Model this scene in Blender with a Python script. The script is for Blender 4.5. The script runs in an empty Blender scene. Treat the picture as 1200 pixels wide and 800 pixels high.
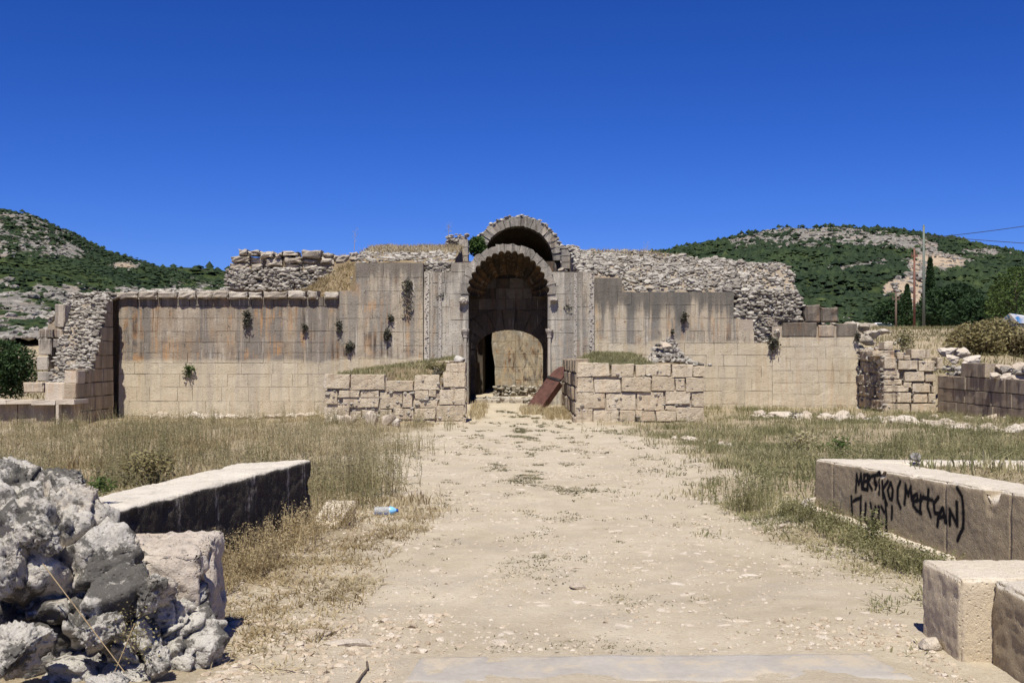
import bpy, bmesh, math, random
import numpy as np
from mathutils import Vector

# ------------------------------------------------------------------ camera, sky, sun, exposure
scene = bpy.context.scene
COL = scene.collection
F, CX, HY, EYE = 1287.0, 600.0, 416.0, 1.6          # focal length and horizon measured on the 1200 x 800 photograph

cam_d = bpy.data.cameras.new("camera")
cam_d.sensor_width = 36.0
cam_d.lens = 36.0 * F / 1200.0
cam_d.shift_y = (HY - 400.0) / 1200.0
cam_d.clip_start, cam_d.clip_end = 0.1, 6000.0
cam = bpy.data.objects.new("camera", cam_d)
cam.location = (0, 0, EYE)
cam.rotation_euler = (math.radians(90), 0, 0)
COL.objects.link(cam)
scene.camera = cam

SUN_EL, SUN_LEFT = math.radians(60), math.radians(7)
world = bpy.data.worlds.new("World")
scene.world = world
world.use_nodes = True
wn, wl = world.node_tree.nodes, world.node_tree.links
wn.clear()
sky = wn.new("ShaderNodeTexSky")
sky.sky_type = 'NISHITA'
sky.sun_disc = False
sky.sun_elevation = SUN_EL
sky.sun_rotation = math.pi + SUN_LEFT
sky.altitude = 1200
sky.air_density = 1.0
sky.dust_density = 0.15
sky.ozone_density = 3.5
gam = wn.new("ShaderNodeGamma")                       # clear dry air seen through a polarising filter: deeper, bluer sky everywhere
gam.inputs["Gamma"].default_value = 1.25
hsv = wn.new("ShaderNodeMix")
hsv.data_type = 'RGBA'
hsv.blend_type = 'MULTIPLY'
hsv.inputs[0].default_value = 1.0
hsv.inputs[7].default_value = (.40, .485, .92, 1)
bg = wn.new("ShaderNodeBackground")
bg.inputs["Strength"].default_value = 0.05
wo = wn.new("ShaderNodeOutputWorld")
wl.new(sky.outputs[0], gam.inputs[0])
wl.new(gam.outputs[0], hsv.inputs[6])
sat = wn.new("ShaderNodeHueSaturation")
sat.inputs["Saturation"].default_value = 1.07
sat.inputs["Value"].default_value = 1.13
wl.new(hsv.outputs[2], sat.inputs["Color"])
wl.new(sat.outputs[0], bg.inputs[0])
wl.new(bg.outputs[0], wo.inputs[0])

sun_d = bpy.data.lights.new("sun", 'SUN')
sun_d.energy = 5.0
sun_d.angle = math.radians(0.53)
sun_d.color = (1.0, 0.957, 0.865)
sun = bpy.data.objects.new("sun", sun_d)
sdir = Vector((-math.sin(SUN_LEFT) * math.cos(SUN_EL), -math.cos(SUN_LEFT) * math.cos(SUN_EL), math.sin(SUN_EL)))
sun.rotation_euler = sdir.to_track_quat('Z', 'Y').to_euler()
sun.location = (-20, -60, 90)
COL.objects.link(sun)

vs = scene.view_settings
vs.view_transform = 'Standard'
vs.look = 'None'
vs.exposure = 0.38
vs.gamma = 1.0
vs.use_curve_mapping = False
scene.cycles.max_bounces = 6
scene.cycles.diffuse_bounces = 3
scene.cycles.transparent_max_bounces = 6

# ------------------------------------------------------------------ numeric helpers
def S(a, b, x):
    t = np.clip((np.asarray(x, float) - a) / (b - a), 0, 1)
    return t * t * (3 - 2 * t)

_rs = np.random.RandomState(7)
_perm = np.concatenate([_rs.permutation(256)] * 3).astype(np.int64)
_grad = _rs.normal(size=(256, 3))
_grad /= np.linalg.norm(_grad, axis=1)[:, None]

def perlin(p):
    p = np.asarray(p, float)
    i = np.floor(p).astype(np.int64)
    f = p - i
    u = f * f * f * (f * (f * 6 - 15) + 10)
    i &= 255
    out = 0
    for dx in (0, 1):
        for dy in (0, 1):
            for dz in (0, 1):
                h = _perm[_perm[_perm[(i[..., 0] + dx) & 255] + ((i[..., 1] + dy) & 255)] + ((i[..., 2] + dz) & 255)]
                g = _grad[h]
                d = f - np.array([dx, dy, dz])
                w = (u[..., 0] if dx else 1 - u[..., 0]) * (u[..., 1] if dy else 1 - u[..., 1]) * (u[..., 2] if dz else 1 - u[..., 2])
                out = out + w * (g * d).sum(-1)
    return out * 1.5

def fbm(p, oct=4, gain=0.5):
    p = np.asarray(p, float)
    a, s, o = 1.0, 0.0, 0
    for k in range(oct):
        o = o + a * perlin(p * (2.03 ** k) + 17.3 * k)
        s += a
        a *= gain
    return o / s

def fbm2(x, y, sc, oct=3, off=0.0):
    x, y = np.broadcast_arrays(np.asarray(x, float), np.asarray(y, float))
    return fbm(np.stack([x * sc + off, y * sc - off, np.full(x.shape, off * 1.7 + .31)], -1), oct)

def W(px, py, d):
    """a point of the photograph at the distance d, as a place in the world"""
    return np.array([(px - CX) * d / F, d, EYE - (py - HY) * d / F])

def wx(px, d): return (px - CX) * d / F
def wz(py, d): return EYE - (py - HY) * d / F

# ------------------------------------------------------------------ object helpers
def link(name, data, parent=None, label=None, cat=None, group=None, kind=None, loc=None):
    o = bpy.data.objects.new(name, data)
    COL.objects.link(o)
    if parent is not None:
        o.parent = parent
    if label: o["label"] = label
    if cat: o["category"] = cat
    if group: o["group"] = group
    if kind: o["kind"] = kind
    if loc is not None: o.location = loc
    return o

def thing(name, label, cat, group=None):
    o = link(name, None, None, label, cat, group)
    o.empty_display_size = 0.2
    return o

def mesh_np(name, verts, faces, mat, smooth=False, rnd=None, attrs=None):
    """verts (n,3); faces: list of (m,k) index arrays"""
    verts = np.asarray(verts, np.float32)
    faces = [np.asarray(f, np.int64) for f in faces if len(f)]
    me = bpy.data.meshes.new(name)
    me.vertices.add(len(verts))
    me.vertices.foreach_set("co", verts.ravel())
    sizes = np.concatenate([np.full(len(f), f.shape[1]) for f in faces])
    idx = np.concatenate([f.ravel() for f in faces])
    me.loops.add(len(idx))
    me.loops.foreach_set("vertex_index", idx.astype(np.int32))
    me.polygons.add(len(sizes))
    st = np.concatenate([[0], np.cumsum(sizes)[:-1]])
    me.polygons.foreach_set("loop_start", st.astype(np.int32))
    me.polygons.foreach_set("use_smooth", np.full(len(sizes), bool(smooth)))
    me.update(calc_edges=True)
    at = dict(attrs or {})
    if rnd is not None: at["rnd"] = rnd
    for k, v in at.items():
        a = me.attributes.new(k, 'FLOAT', 'POINT')
        a.data.foreach_set("value", np.asarray(v, np.float32))
    for m in (mat if isinstance(mat, (list, tuple)) else [mat]):
        me.materials.append(m)
    return me

class Buf:
    def __init__(s): s.v, s.f, s.r, s.n = [], {}, [], 0
    def add(s, v, f, r=0.5):
        v = np.asarray(v, float).reshape(-1, 3)
        s.v.append(v)
        s.r.append(np.broadcast_to(np.asarray(r, float), (len(v),)))
        for q in (f if isinstance(f, list) else [f]):
            q = np.asarray(q, np.int64)
            s.f.setdefault(q.shape[1], []).append(q + s.n)
        s.n += len(v)
    def mesh(s, name, mat, smooth=False):
        return mesh_np(name, np.concatenate(s.v), [np.concatenate(x) for x in s.f.values()], mat, smooth, np.concatenate(s.r))
    def obj(s, name, mat, parent=None, smooth=False, **k):
        return link(name, s.mesh(name, mat, smooth), parent, **k)

# ------------------------------------------------------------------ materials
class NT:
    def __init__(s, name):
        s.m = bpy.data.materials.new(name)
        s.m.use_nodes = True
        s.t = s.m.node_tree
        s.t.nodes.clear()
        s.out = s.t.nodes.new("ShaderNodeOutputMaterial")
    def n(s, typ, ins=None, **pr):
        nd = s.t.nodes.new(typ)
        for k, v in pr.items(): setattr(nd, k, v)
        for k, v in (ins or {}).items(): s.set(nd.inputs[k], v)
        return nd
    def set(s, sock, v):
        if isinstance(v, bpy.types.NodeSocket): s.t.links.new(v, sock)
        elif isinstance(v, (tuple, list)) and len(v) == 3 and sock.type == 'RGBA': sock.default_value = (*v, 1)
        else: sock.default_value = v
    def pos(s): return s.n("ShaderNodeNewGeometry").outputs["Position"]
    def scale(s, v, sc):
        return s.n("ShaderNodeMapping", {"Vector": v, "Scale": sc if isinstance(sc, (tuple, list)) else (sc,) * 3}).outputs[0]
    def noise(s, v, sc=1.0, det=4.0, rough=0.55, dist=0.0):
        return s.n("ShaderNodeTexNoise", {"Vector": v, "Scale": sc, "Detail": det, "Roughness": rough, "Distortion": dist}).outputs[0]
    def vor(s, v, sc=1.0, feature='F1', out=0):
        return s.n("ShaderNodeTexVoronoi", {"Vector": v, "Scale": sc}, feature=feature).outputs[out]
    def ss(s, v, a, b, lo=0.0, hi=1.0):
        return s.n("ShaderNodeMapRange", {"Value": v, "From Min": a, "From Max": b, "To Min": lo, "To Max": hi}, interpolation_type='SMOOTHSTEP').outputs[0]
    def math(s, op, a, b=0.0, c=0.0):
        nd = s.t.nodes.new("ShaderNodeMath"); nd.operation = op
        for i, v in enumerate((a, b, c)): s.set(nd.inputs[i], v)
        return nd.outputs[0]
    def mix(s, f, a, b, mode='MIX'):
        nd = s.t.nodes.new("ShaderNodeMix"); nd.data_type = 'RGBA'; nd.blend_type = mode
        s.set(nd.inputs[0], f); s.set(nd.inputs[6], a); s.set(nd.inputs[7], b)
        return nd.outputs[2]
    def ramp(s, f, stops):
        nd = s.t.nodes.new("ShaderNodeValToRGB")
        e = nd.color_ramp.elements
        while len(e) < len(stops): e.new(0.5)
        for el, (p, c) in zip(e, stops): el.position = p; el.color = (*c, 1)
        s.set(nd.inputs[0], f)
        return nd.outputs[0]
    def attr(s, name): return s.n("ShaderNodeAttribute", attribute_name=name).outputs["Fac"]
    def bump(s, h, strength=0.5, dist=0.02, nrm=None):
        i = {"Height": h, "Strength": strength, "Distance": dist}
        if nrm is not None: i["Normal"] = nrm
        return s.n("ShaderNodeBump", i).outputs[0]
    def done(s, col, rough=0.9, nrm=None, spec=0.2, **extra):
        b = s.n("ShaderNodeBsdfPrincipled", {"Base Color": col, "Roughness": rough, "Specular IOR Level": spec})
        for k, v in extra.items(): s.set(b.inputs[k.replace("_", " ")], v)
        if nrm is not None: s.set(b.inputs["Normal"], nrm)
        s.t.links.new(b.outputs[0], s.out.inputs[0])
        return s.m

def mat_ashlar(name, cols, grey=0.5, orange=0.3, dark=0.4, pit=0.5, grey_col=(.23, .22, .21), rnd='object', fine=1.0, own=.5, el=1.0, pale=None, z_old=None, wob=.5, z_dark=None, dark_col=(.17, .15, .125)):
    """cut limestone: own block colour, rain streaks, rust-orange streaks, black crust, pits"""
    t = NT(name)
    p = t.pos()
    r = t.n("ShaderNodeObjectInfo").outputs["Random"] if rnd == 'object' else t.attr("rnd")
    n_big = t.noise(p, 0.55, 3)
    n_mid = t.noise(p, 2.4, 6, .65)
    n_fine = t.noise(p, 26 * fine, 6, .68)
    v = t.math('ADD', t.math('MULTIPLY', n_mid, 1.05 - own), t.math('MULTIPLY', r, own))
    c = t.ramp(v, [(.22, cols[0]), (.5, cols[1]), (.78, cols[2])])
    z = t.n("ShaderNodeSeparateXYZ", {0: p}).outputs[2]
    streak = t.noise(t.scale(p, (2.6, 2.6, .16 * el)), 1.0, 6, .66, .5)
    streak2 = t.noise(t.scale(p, (6.5, 6.5, .3 * el)), 1.0, 5, .66, .4)
    patch = t.noise(p, 1.1, 5, .62, .6)
    c = t.mix(t.math('MULTIPLY', t.ss(streak, .42, .58), grey), c, grey_col)
    c = t.mix(t.math('MULTIPLY', t.math('MULTIPLY', t.ss(streak2, .47, .62), t.ss(patch, .44, .6)), orange), c, (.47, .27, .125))
    c = t.mix(t.math('MULTIPLY', t.math('MULTIPLY', t.ss(streak2, .47, .33), t.ss(patch, .55, .4)), .55), c, (.60, .55, .47))
    blk = t.math('MULTIPLY', t.ss(streak2, .48, .66), t.ss(n_big, .47, .6))
    c = t.mix(t.math('MULTIPLY', blk, dark), c, (.055, .05, .047))
    speck = t.ss(t.noise(p, 4.5, 7, .78), .575, .66)
    c = t.mix(t.math('MULTIPLY', speck, dark * .9), c, (.09, .08, .07))
    if z_dark is not None:                               # black lichen crust of the top courses, running down in drips
        zz = t.math('ADD', z, t.math('MULTIPLY', t.math('SUBTRACT', streak, .5), 2.2))
        zz = t.math('ADD', zz, t.math('MULTIPLY', t.math('SUBTRACT', patch, .5), .8))
        c = t.mix(t.ss(zz, z_dark - .22, z_dark + .3, 0, .85), c, dark_col)
    if pale is not None:                                 # restored pale stone below, old stained stone above
        cp = t.ramp(v, [(.22, pale[0]), (.5, pale[1]), (.78, pale[2])])
        cp = t.mix(t.math('MULTIPLY', t.ss(streak, .45, .62), .6), cp, (.38, .335, .265))
        cp = t.mix(t.math('MULTIPLY', t.ss(streak2, .5, .64), .4), cp, (.45, .345, .21))
        cp = t.mix(t.math('MULTIPLY', speck, .3), cp, (.16, .13, .10))
        zz = t.math('ADD', z, t.math('MULTIPLY', t.math('SUBTRACT', t.noise(p, .7, 3), .5), wob))
        zz = t.math('ADD', zz, t.math('MULTIPLY', t.math('SUBTRACT', n_mid, .5), .25))
        c = t.mix(t.ss(zz, z_old - .07, z_old + .1), cp, c)
    c = t.mix(t.ss(n_fine, .3, .75, 0, .45), c, (.62, .55, .46), 'MULTIPLY')
    pits = t.ss(t.vor(p, 18 * fine), .32, .05)
    h = t.math('SUBTRACT', t.math('ADD', n_fine, t.math('MULTIPLY', n_mid, .8)), t.math('MULTIPLY', pits, pit))
    return t.done(c, .93, t.bump(h, .75, .03))

def mat_rock(name, stops, bump=.04, sc=1.0, dark=.4, rnd='object', lich=.3):
    t = NT(name)
    p = t.pos()
    r = t.n("ShaderNodeObjectInfo").outputs["Random"] if rnd == 'object' else t.attr("rnd")
    n1 = t.noise(p, 2.6 * sc, 5, .6)
    n2 = t.noise(p, 13 * sc, 6, .7)
    n3 = t.noise(p, 60 * sc, 5, .7)
    v = t.math('ADD', t.math('MULTIPLY', n1, .5), t.math('MULTIPLY', r, .5))
    c = t.ramp(v, stops)
    c = t.mix(t.ss(n2, .52, .72, 0, dark), c, (.045, .042, .04))
    c = t.mix(t.ss(n2, .45, .3, 0, lich), c, (.62, .58, .52))
    c = t.mix(t.ss(n3, .5, .72, 0, .4), c, (.16, .14, .125))
    pits = t.ss(t.vor(p, 30 * sc), .3, .06)
    h = t.math('SUBTRACT', t.math('ADD', n2, t.math('MULTIPLY', n3, .5)), t.math('MULTIPLY', pits, .5))
    return t.done(c, .95, t.bump(h, .9, bump))

def mat_leaf(name, stops, trans=.25, rough=.7):
    t = NT(name)
    r = t.attr("rnd")
    c = t.ramp(r, stops)
    c = t.mix(t.ss(t.noise(t.pos(), 1.3, 3), .35, .7, 0, .5), c, (.55, .55, .5), 'MULTIPLY')
    d = t.n("ShaderNodeBsdfPrincipled", {"Base Color": c, "Roughness": rough, "Specular IOR Level": .25})
    tr = t.n("ShaderNodeBsdfTranslucent", {"Color": c})
    mx = t.n("ShaderNodeMixShader", {0: trans})
    t.t.links.new(d.outputs[0], mx.inputs[1])
    t.t.links.new(tr.outputs[0], mx.inputs[2])
    t.t.links.new(mx.outputs[0], t.out.inputs[0])
    return t.m

def mat_plain(name, col, rough=.6, metal=0.0, var=.25, sc=6.0, bump=0.0, spec=.3, dirt=(.12, .1, .08)):
    t = NT(name)
    p = t.pos()
    n1 = t.noise(p, sc, 5, .6)
    c = t.mix(t.ss(n1, .45, .7, 0, var), col, dirt)
    return t.done(c, rough, t.bump(n1, bump, .01) if bump else None, spec, Metallic=metal)

M = {}
M['old'] = mat_ashlar("old_ashlar", [(.25, .19, .135), (.32, .25, .18), (.42, .345, .26)], .85, .95, 1.0, .7, (.185, .16, .135), own=.3)
M['new'] = mat_ashlar("pale_ashlar", [(.47, .39, .295), (.53, .45, .345), (.59, .51, .41)], .45, .35, .4, .5, (.40, .35, .29), own=.2)
M['band'] = mat_ashlar("blackened_shaded_ashlar", [(.14, .118, .09), (.18, .152, .12), (.24, .205, .16)], .6, .35, .8, .5, (.10, .09, .078), own=.3)
M['mid'] = mat_ashlar("stained_ashlar", [(.36, .285, .205), (.43, .35, .255), (.50, .42, .315)], .85, .45, .8, .6, (.255, .225, .19), own=.25)
M['portal'] = mat_ashlar("grey_ashlar", [(.34, .295, .235), (.42, .37, .30), (.50, .45, .37)], .85, .2, .8, .6, (.225, .205, .18), own=.25)
M['arch'] = mat_ashlar("arch_limestone", [(.22, .20, .17), (.29, .265, .225), (.37, .335, .285)], .6, .1, .8, .6, (.17, .16, .14), own=.35)
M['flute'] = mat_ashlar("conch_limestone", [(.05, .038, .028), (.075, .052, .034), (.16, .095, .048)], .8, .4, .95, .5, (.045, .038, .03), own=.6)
M['inner_shade'] = mat_ashlar("shade_dark_ashlar", [(.07, .056, .043), (.10, .08, .062), (.15, .12, .09)], .5, .3, .8, .4, (.05, .043, .036), own=.5)  # stone colour darkened to stand for the shade inside porch, doorway and vault
M['low'] = mat_ashlar("low_wall_limestone", [(.42, .345, .245), (.50, .42, .305), (.57, .49, .37)], .25, .2, .5, .9, (.34, .29, .225), fine=.8, own=.35)
M['carved'] = mat_ashlar("carved_limestone", [(.36, .31, .25), (.43, .38, .315), (.5, .455, .38)], .5, .1, .5, 1.2, (.3, .28, .26), fine=.7)
M['wing'] = mat_ashlar("brown_ashlar", [(.31, .245, .175), (.375, .305, .22), (.44, .365, .27)], .6, .3, .6, .6, (.21, .18, .14), own=.25)
M['plaster'] = mat_ashlar("stained_plaster", [(.27, .215, .145), (.38, .31, .215), (.48, .405, .29)], .7, .8, 1.0, 1.0, (.23, .215, .18), own=0.0, el=7.0)
PALE = [(.465, .395, .28), (.53, .455, .33), (.59, .52, .39)]
zpix = lambda py: EYE - (py - HY) * 36.0 / F
M['wallA'] = mat_ashlar("coped_wall_limestone", [(.23, .18, .13), (.315, .255, .185), (.43, .365, .28)], .85, .95, .95, .8, (.195, .175, .15), own=.2, pale=PALE, z_old=zpix(423), wob=.35, z_dark=zpix(358))
M['wallB'] = mat_ashlar("taller_wall_limestone", [(.33, .275, .20), (.42, .355, .265), (.51, .445, .34)], .85, .6, .85, .7, (.24, .217, .183), own=.16, pale=PALE, z_old=zpix(420), wob=.8, z_dark=zpix(322))
M['wallD'] = mat_ashlar("right_wall_limestone", [(.34, .285, .21), (.43, .365, .27), (.52, .45, .345)], .95, .5, 1.0, .7, (.21, .195, .17), own=.16, pale=PALE, z_old=zpix(400), wob=1.0, z_dark=zpix(368), dark_col=(.125, .115, .10))
M['wallE'] = mat_ashlar("pale_wall_limestone", PALE, .35, .3, .3, .5, (.40, .355, .285), own=.14, z_dark=zpix(386), dark_col=(.20, .175, .14))
M['portal2'] = mat_ashlar("streaked_portal_limestone", [(.35, .31, .25), (.43, .39, .32), (.53, .49, .41)], .9, .3, .9, .8, (.235, .222, .197), own=.14, z_dark=zpix(322), dark_col=(.22, .195, .16))
M['rubble'] = mat_rock("rubble_stone", [(.2, (.15, .13, .105)), (.5, (.355, .32, .265)), (.8, (.53, .49, .42))], .03, 1.6, .5, 'attr', .3)
M['outcrop'] = mat_rock("hill_limestone", [(.2, (.13, .12, .10)), (.5, (.23, .21, .18)), (.8, (.33, .305, .265))], .05, .3, .5, 'attr', .2)
M['rubbleo'] = mat_rock("rubble_block_stone", [(.2, (.32, .27, .205)), (.5, (.42, .365, .29)), (.8, (.52, .465, .38))], .03, 1.6, .45, 'object', .35)
M['pale'] = mat_rock("pale_field_stone", [(.2, (.44, .36, .27)), (.5, (.54, .46, .36)), (.8, (.62, .55, .46))], .02, 2.2, .15, 'object', .3)
M['boulder_plain'] = mat_rock("weathered_boulder", [(.2, (.32, .27, .21)), (.5, (.44, .385, .31)), (.8, (.54, .485, .40))], .03, 1.5, .75, 'object', .5)
M['pebble'] = mat_rock("gravel_stone", [(.15, (.33, .25, .17)), (.5, (.5, .41, .30)), (.85, (.64, .57, .48))], .01, 3, .12, 'attr', .2)

def mat_crag():
    t = NT("weathered_boulder_rock")
    p = t.pos()
    n1 = t.noise(p, 3.0, 6, .65); n2 = t.noise(p, 13, 7, .75); n3 = t.noise(p, 70, 6, .75); n0 = t.noise(p, 1.6, 5, .65, .4)
    c = t.ramp(t.math('ADD', t.math('MULTIPLY', n1, .5), t.math('MULTIPLY', n2, .5)), [(.32, (.38, .35, .30)), (.5, (.53, .495, .435)), (.68, (.66, .625, .56))])
    c = t.mix(t.ss(n0, .53, .66, 0, .45), c, (.50, .39, .28))
    blk = t.math('ADD', t.math('MULTIPLY', n1, .6), t.math('MULTIPLY', n2, .4))
    c = t.mix(t.ss(blk, .48, .55, 0, .9), c, (.06, .055, .048))
    c = t.mix(t.ss(n3, .52, .66, 0, .6), c, (.11, .095, .08))
    c = t.mix(t.ss(n3, .42, .3, 0, .45), c, (.66, .62, .55))
    pits = t.ss(t.vor(p, 30), .3, .05)
    h = t.math('SUBTRACT', t.math('ADD', t.math('MULTIPLY', n2, 1.2), t.math('MULTIPLY', n3, .6)), t.math('MULTIPLY', pits, .5))
    return t.done(c, .95, t.bump(h, .9, .02), .1)
M['boulder'] = mat_crag()
M['slab_rock'] = mat_rock("pinkish_rough_slab", [(.3, (.36, .30, .24)), (.5, (.48, .41, .335)), (.7, (.56, .50, .43))], .02, 1.6, .7, 'attr', .45)

def mat_earth(name, stops, sc=1.0, bump=.04):
    t = NT(name)
    p = t.pos()
    n1 = t.noise(p, .8 * sc, 5, .6)
    n2 = t.noise(p, 9 * sc, 6, .7)
    n3 = t.noise(p, 55 * sc, 4, .7)
    c = t.ramp(t.math('ADD', t.math('MULTIPLY', n1, .6), t.math('MULTIPLY', n2, .4)), stops)
    c = t.mix(t.ss(n3, .55, .7, 0, .35), c, (.18, .14, .1))
    c = t.mix(t.ss(n3, .42, .3, 0, .3), c, (.6, .53, .43))
    return t.done(c, .97, t.bump(t.math('ADD', n2, t.math('MULTIPLY', n3, .5)), .8, bump), .1)
M['mortar'] = mat_earth("lime_mortar", [(.3, (.30, .245, .185)), (.55, (.40, .335, .26)), (.75, (.47, .405, .325))], 2.5, .03)
M['core'] = mat_earth("rubble_core_earth", [(.3, (.24, .185, .13)), (.55, (.36, .295, .215)), (.75, (.44, .38, .30))], 1.5, .06)
M['dry_earth'] = mat_earth("dry_grassy_earth", [(.3, (.17, .125, .07)), (.55, (.27, .205, .125)), (.75, (.35, .28, .18))], 1.5, .05)

def mat_ground():
    t = NT("dusty_ground")
    p = t.pos()
    veg = t.attr("veg")
    n1 = t.noise(p, .9, 5, .6)
    n2 = t.noise(p, 5.5, 6, .66)
    n3 = t.noise(p, 42, 6, .72)
    nf = t.noise(p, 130, 3, .7)
    c = t.ramp(t.math('ADD', t.math('MULTIPLY', n1, .6), t.math('MULTIPLY', n2, .4)),
               [(.32, (.405, .338, .238)), (.5, (.485, .412, .30)), (.68, (.565, .492, .375))])
    c = t.mix(t.ss(t.noise(p, 1.7, 6, .7, .5), .5, .64, 0, .45), c, (.40, .345, .275))
    c = t.mix(t.ss(n3, .56, .68, 0, .6), c, (.62, .56, .46))
    c = t.mix(t.ss(n3, .44, .3, 0, .6), c, (.28, .215, .145))
    c = t.mix(t.ss(nf, .58, .7, 0, .35), c, (.24, .185, .125))
    v = t.math('ADD', veg, t.math('MULTIPLY', t.math('SUBTRACT', n2, .5), .9))
    litter = t.ramp(n3, [(.35, (.20, .15, .09)), (.55, (.34, .27, .17)), (.7, (.45, .38, .26))])
    c = t.mix(t.ss(v, .3, .75, 0, .8), c, litter)
    h = t.math('ADD', t.math('MULTIPLY', n2, .8), t.math('ADD', n3, t.math('MULTIPLY', nf, .35)))
    return t.done(c, .97, t.bump(h, .8, .025), .1)
M['ground'] = mat_ground()

def mat_hill(name):
    t = NT(name)
    p = t.pos()
    veg = t.attr("veg")
    bare = t.attr("bare")
    n1 = t.noise(p, .12, 6, .65)
    n2 = t.noise(p, .6, 5, .7)
    rock = t.ramp(n2, [(.3, (.085, .08, .07)), (.5, (.21, .195, .17)), (.7, (.34, .315, .275))])
    rock = t.mix(t.ss(n1, .5, .7, 0, .5), rock, (.38, .27, .19))
    soil = t.ramp(n2, [(.3, (.30, .22, .15)), (.6, (.44, .35, .25))])
    rock = t.mix(bare, rock, soil)
    gr = t.ramp(t.noise(p, .3, 4), [(.35, (.022, .034, .014)), (.55, (.04, .058, .02)), (.7, (.075, .09, .032))])
    f = t.math('ADD', veg, t.math('MULTIPLY', t.math('SUBTRACT', n2, .5), 1.1))
    c = t.mix(t.ss(f, .42, .56), rock, gr)
    return t.done(c, .95, t.bump(n2, 1.0, 1.0), .1)
M['hill'] = mat_hill("rocky_hillside")
M['scrub'] = mat_leaf("hill_scrub_leaves", [(.0, (.012, .026, .010)), (.4, (.022, .040, .014)), (.75, (.038, .060, .018)), (1., (.07, .092, .028))], .08, .8)
M['leaf'] = mat_leaf("tree_leaves", [(.0, (.018, .040, .014)), (.5, (.035, .068, .022)), (1., (.075, .115, .035))], .25)
M['leaf_light'] = mat_leaf("light_tree_leaves", [(.0, (.05, .085, .02)), (.5, (.09, .135, .035)), (1., (.15, .20, .06))], .3)
M['ivy'] = mat_leaf("ivy_leaves", [(.0, (.02, .045, .01)), (.5, (.045, .085, .018)), (1., (.09, .14, .035))], .25)
M['caper'] = mat_leaf("wall_shrub_leaves", [(.0, (.055, .05, .035)), (.5, (.10, .095, .065)), (1., (.17, .16, .12))], .2)
M['drybush'] = mat_leaf("dry_bush_twigs", [(.0, (.13, .105, .05)), (.5, (.26, .22, .10)), (1., (.38, .33, .17))], .3)
M['straw'] = mat_leaf("dry_grass_blades", [(.0, (.26, .19, .09)), (.35, (.42, .33, .185)), (.7, (.54, .45, .28)), (1., (.64, .56, .38))], .42)
M['olive'] = mat_leaf("half_dry_grass_blades", [(.0, (.17, .165, .075)), (.35, (.30, .265, .135)), (.7, (.43, .37, .21)), (1., (.56, .49, .32))], .45)
M['green'] = mat_leaf("greenish_grass_blades", [(.0, (.16, .17, .07)), (.4, (.27, .26, .125)), (.75, (.41, .365, .20)), (1., (.56, .49, .31))], .45)
M['weed'] = mat_leaf("path_weed_leaves", [(.0, (.09, .09, .045)), (.5, (.17, .16, .085)), (1., (.33, .28, .165))], .3)
M['twig'] = mat_plain("dry_stalk", (.30, .22, .12), .8, 0, .4, 20)
M['bark'] = mat_plain("tree_bark", (.10, .075, .055), .9, 0, .4, 8, .5)

# ------------------------------------------------------------------ the ground
L0, L1 = np.array([-1.92, 10.5]), np.array([-2.58, 6.9])          # path-side foot of the long stone on the left
R0, R1 = np.array([2.92, 10.6]), np.array([3.60, 6.5])            # and of the graffiti stone on the right

def ground_z(x, y):
    x, y = np.broadcast_arrays(np.asarray(x, float), np.asarray(y, float))
    z = -.15 * S(14, 28, y) + .13 * S(29, 35, y) * (1 - S(1.6, 3.0, np.abs(x)))
    z = z - .30 * S(-4, -8, x) * S(24, 33, y)
    z = z + .12 * S(2.2, 2.9, x) * S(8, 10.5, y) * (1 - S(13, 19, y))
    z = z + .10 * S(6, 9, x) * S(14, 20, y) * (1 - S(26, 31, y))
    # earth held up by the long stones
    lx = L0[0] + (y - L0[1]) * (L0[0] - L1[0]) / (L0[1] - L1[1])
    z = z + .50 * S(.22, .34, lx - x) * S(.3, .45, 10.45 + (x + 1.92) * .55 - y) * S(3.0, 3.2, y)
    rx = R0[0] + (y - R0[1]) * (R0[0] - R1[0]) / (R0[1] - R1[1])
    z = z + .50 * S(.25, .37, x - rx) * S(.25, .4, 10.55 - (x - 2.92) * .3 - y) * S(5.9, 6.0, y)
    # rise behind and beside the ruin
    z = z + 1.15 * S(13.3, 14.4, x) * S(27.5, 30, y) * (1 - S(36, 44, y) * 0)
    z = z + 2.1 * S(38, 62, y) * S(8, 14, x)
    z = z + 10 * S(60, 190, y) * S(-8, -26, x) + 1.0 * S(38, 55, y) * S(-12, -16, x)
    n = fbm2(x, y, .35, 3) * .07 + fbm2(x, y, 1.7, 3, 4.) * .026 + fbm2(x, y, 6.0, 3, 9.) * .014
    far = 1 + 3 * S(40, 90, y)
    return z + n * far

def axis(fine_lo, fine_hi, step, lo, hi, grow=1.12):
    a = list(np.arange(fine_lo, fine_hi + 1e-6, step))
    s, v = step, a[-1]
    while v < hi: s *= grow; v += s; a.append(v)
    s, v, b = step, a[0], []
    while v > lo: s *= grow; v -= s; b.append(v)
    return np.array(b[::-1] + a)

def veg_mask(x, y):
    """how much dry grass covers the ground: 1 thick, 0 bare path"""
    half = .0
    pl = np.interp(y, [3, 6, 8, 10.5, 12, 15, 20, 25, 29, 36], [-1.5, -1.5, -1.35, -1.05, -1.0, -1.3, -1.9, -1.6, -1.0, -.9])
    pr = np.interp(y, [3, 6, 8, 10.5, 12, 15, 20, 25, 29, 36], [2.35, 2.3, 2.6, 2.1, 1.9, 2.2, 2.6, 2.0, 1.3, 1.0])
    n = fbm2(x, y, .7, 4, 2.2) * 1.5
    w = 1 + .05 * np.clip(y, 0, 40)
    return np.maximum(S(-.35 * w, 1.0 * w, pl - x + n), S(-.35 * w, 1.0 * w, x - pr + n))

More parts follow.
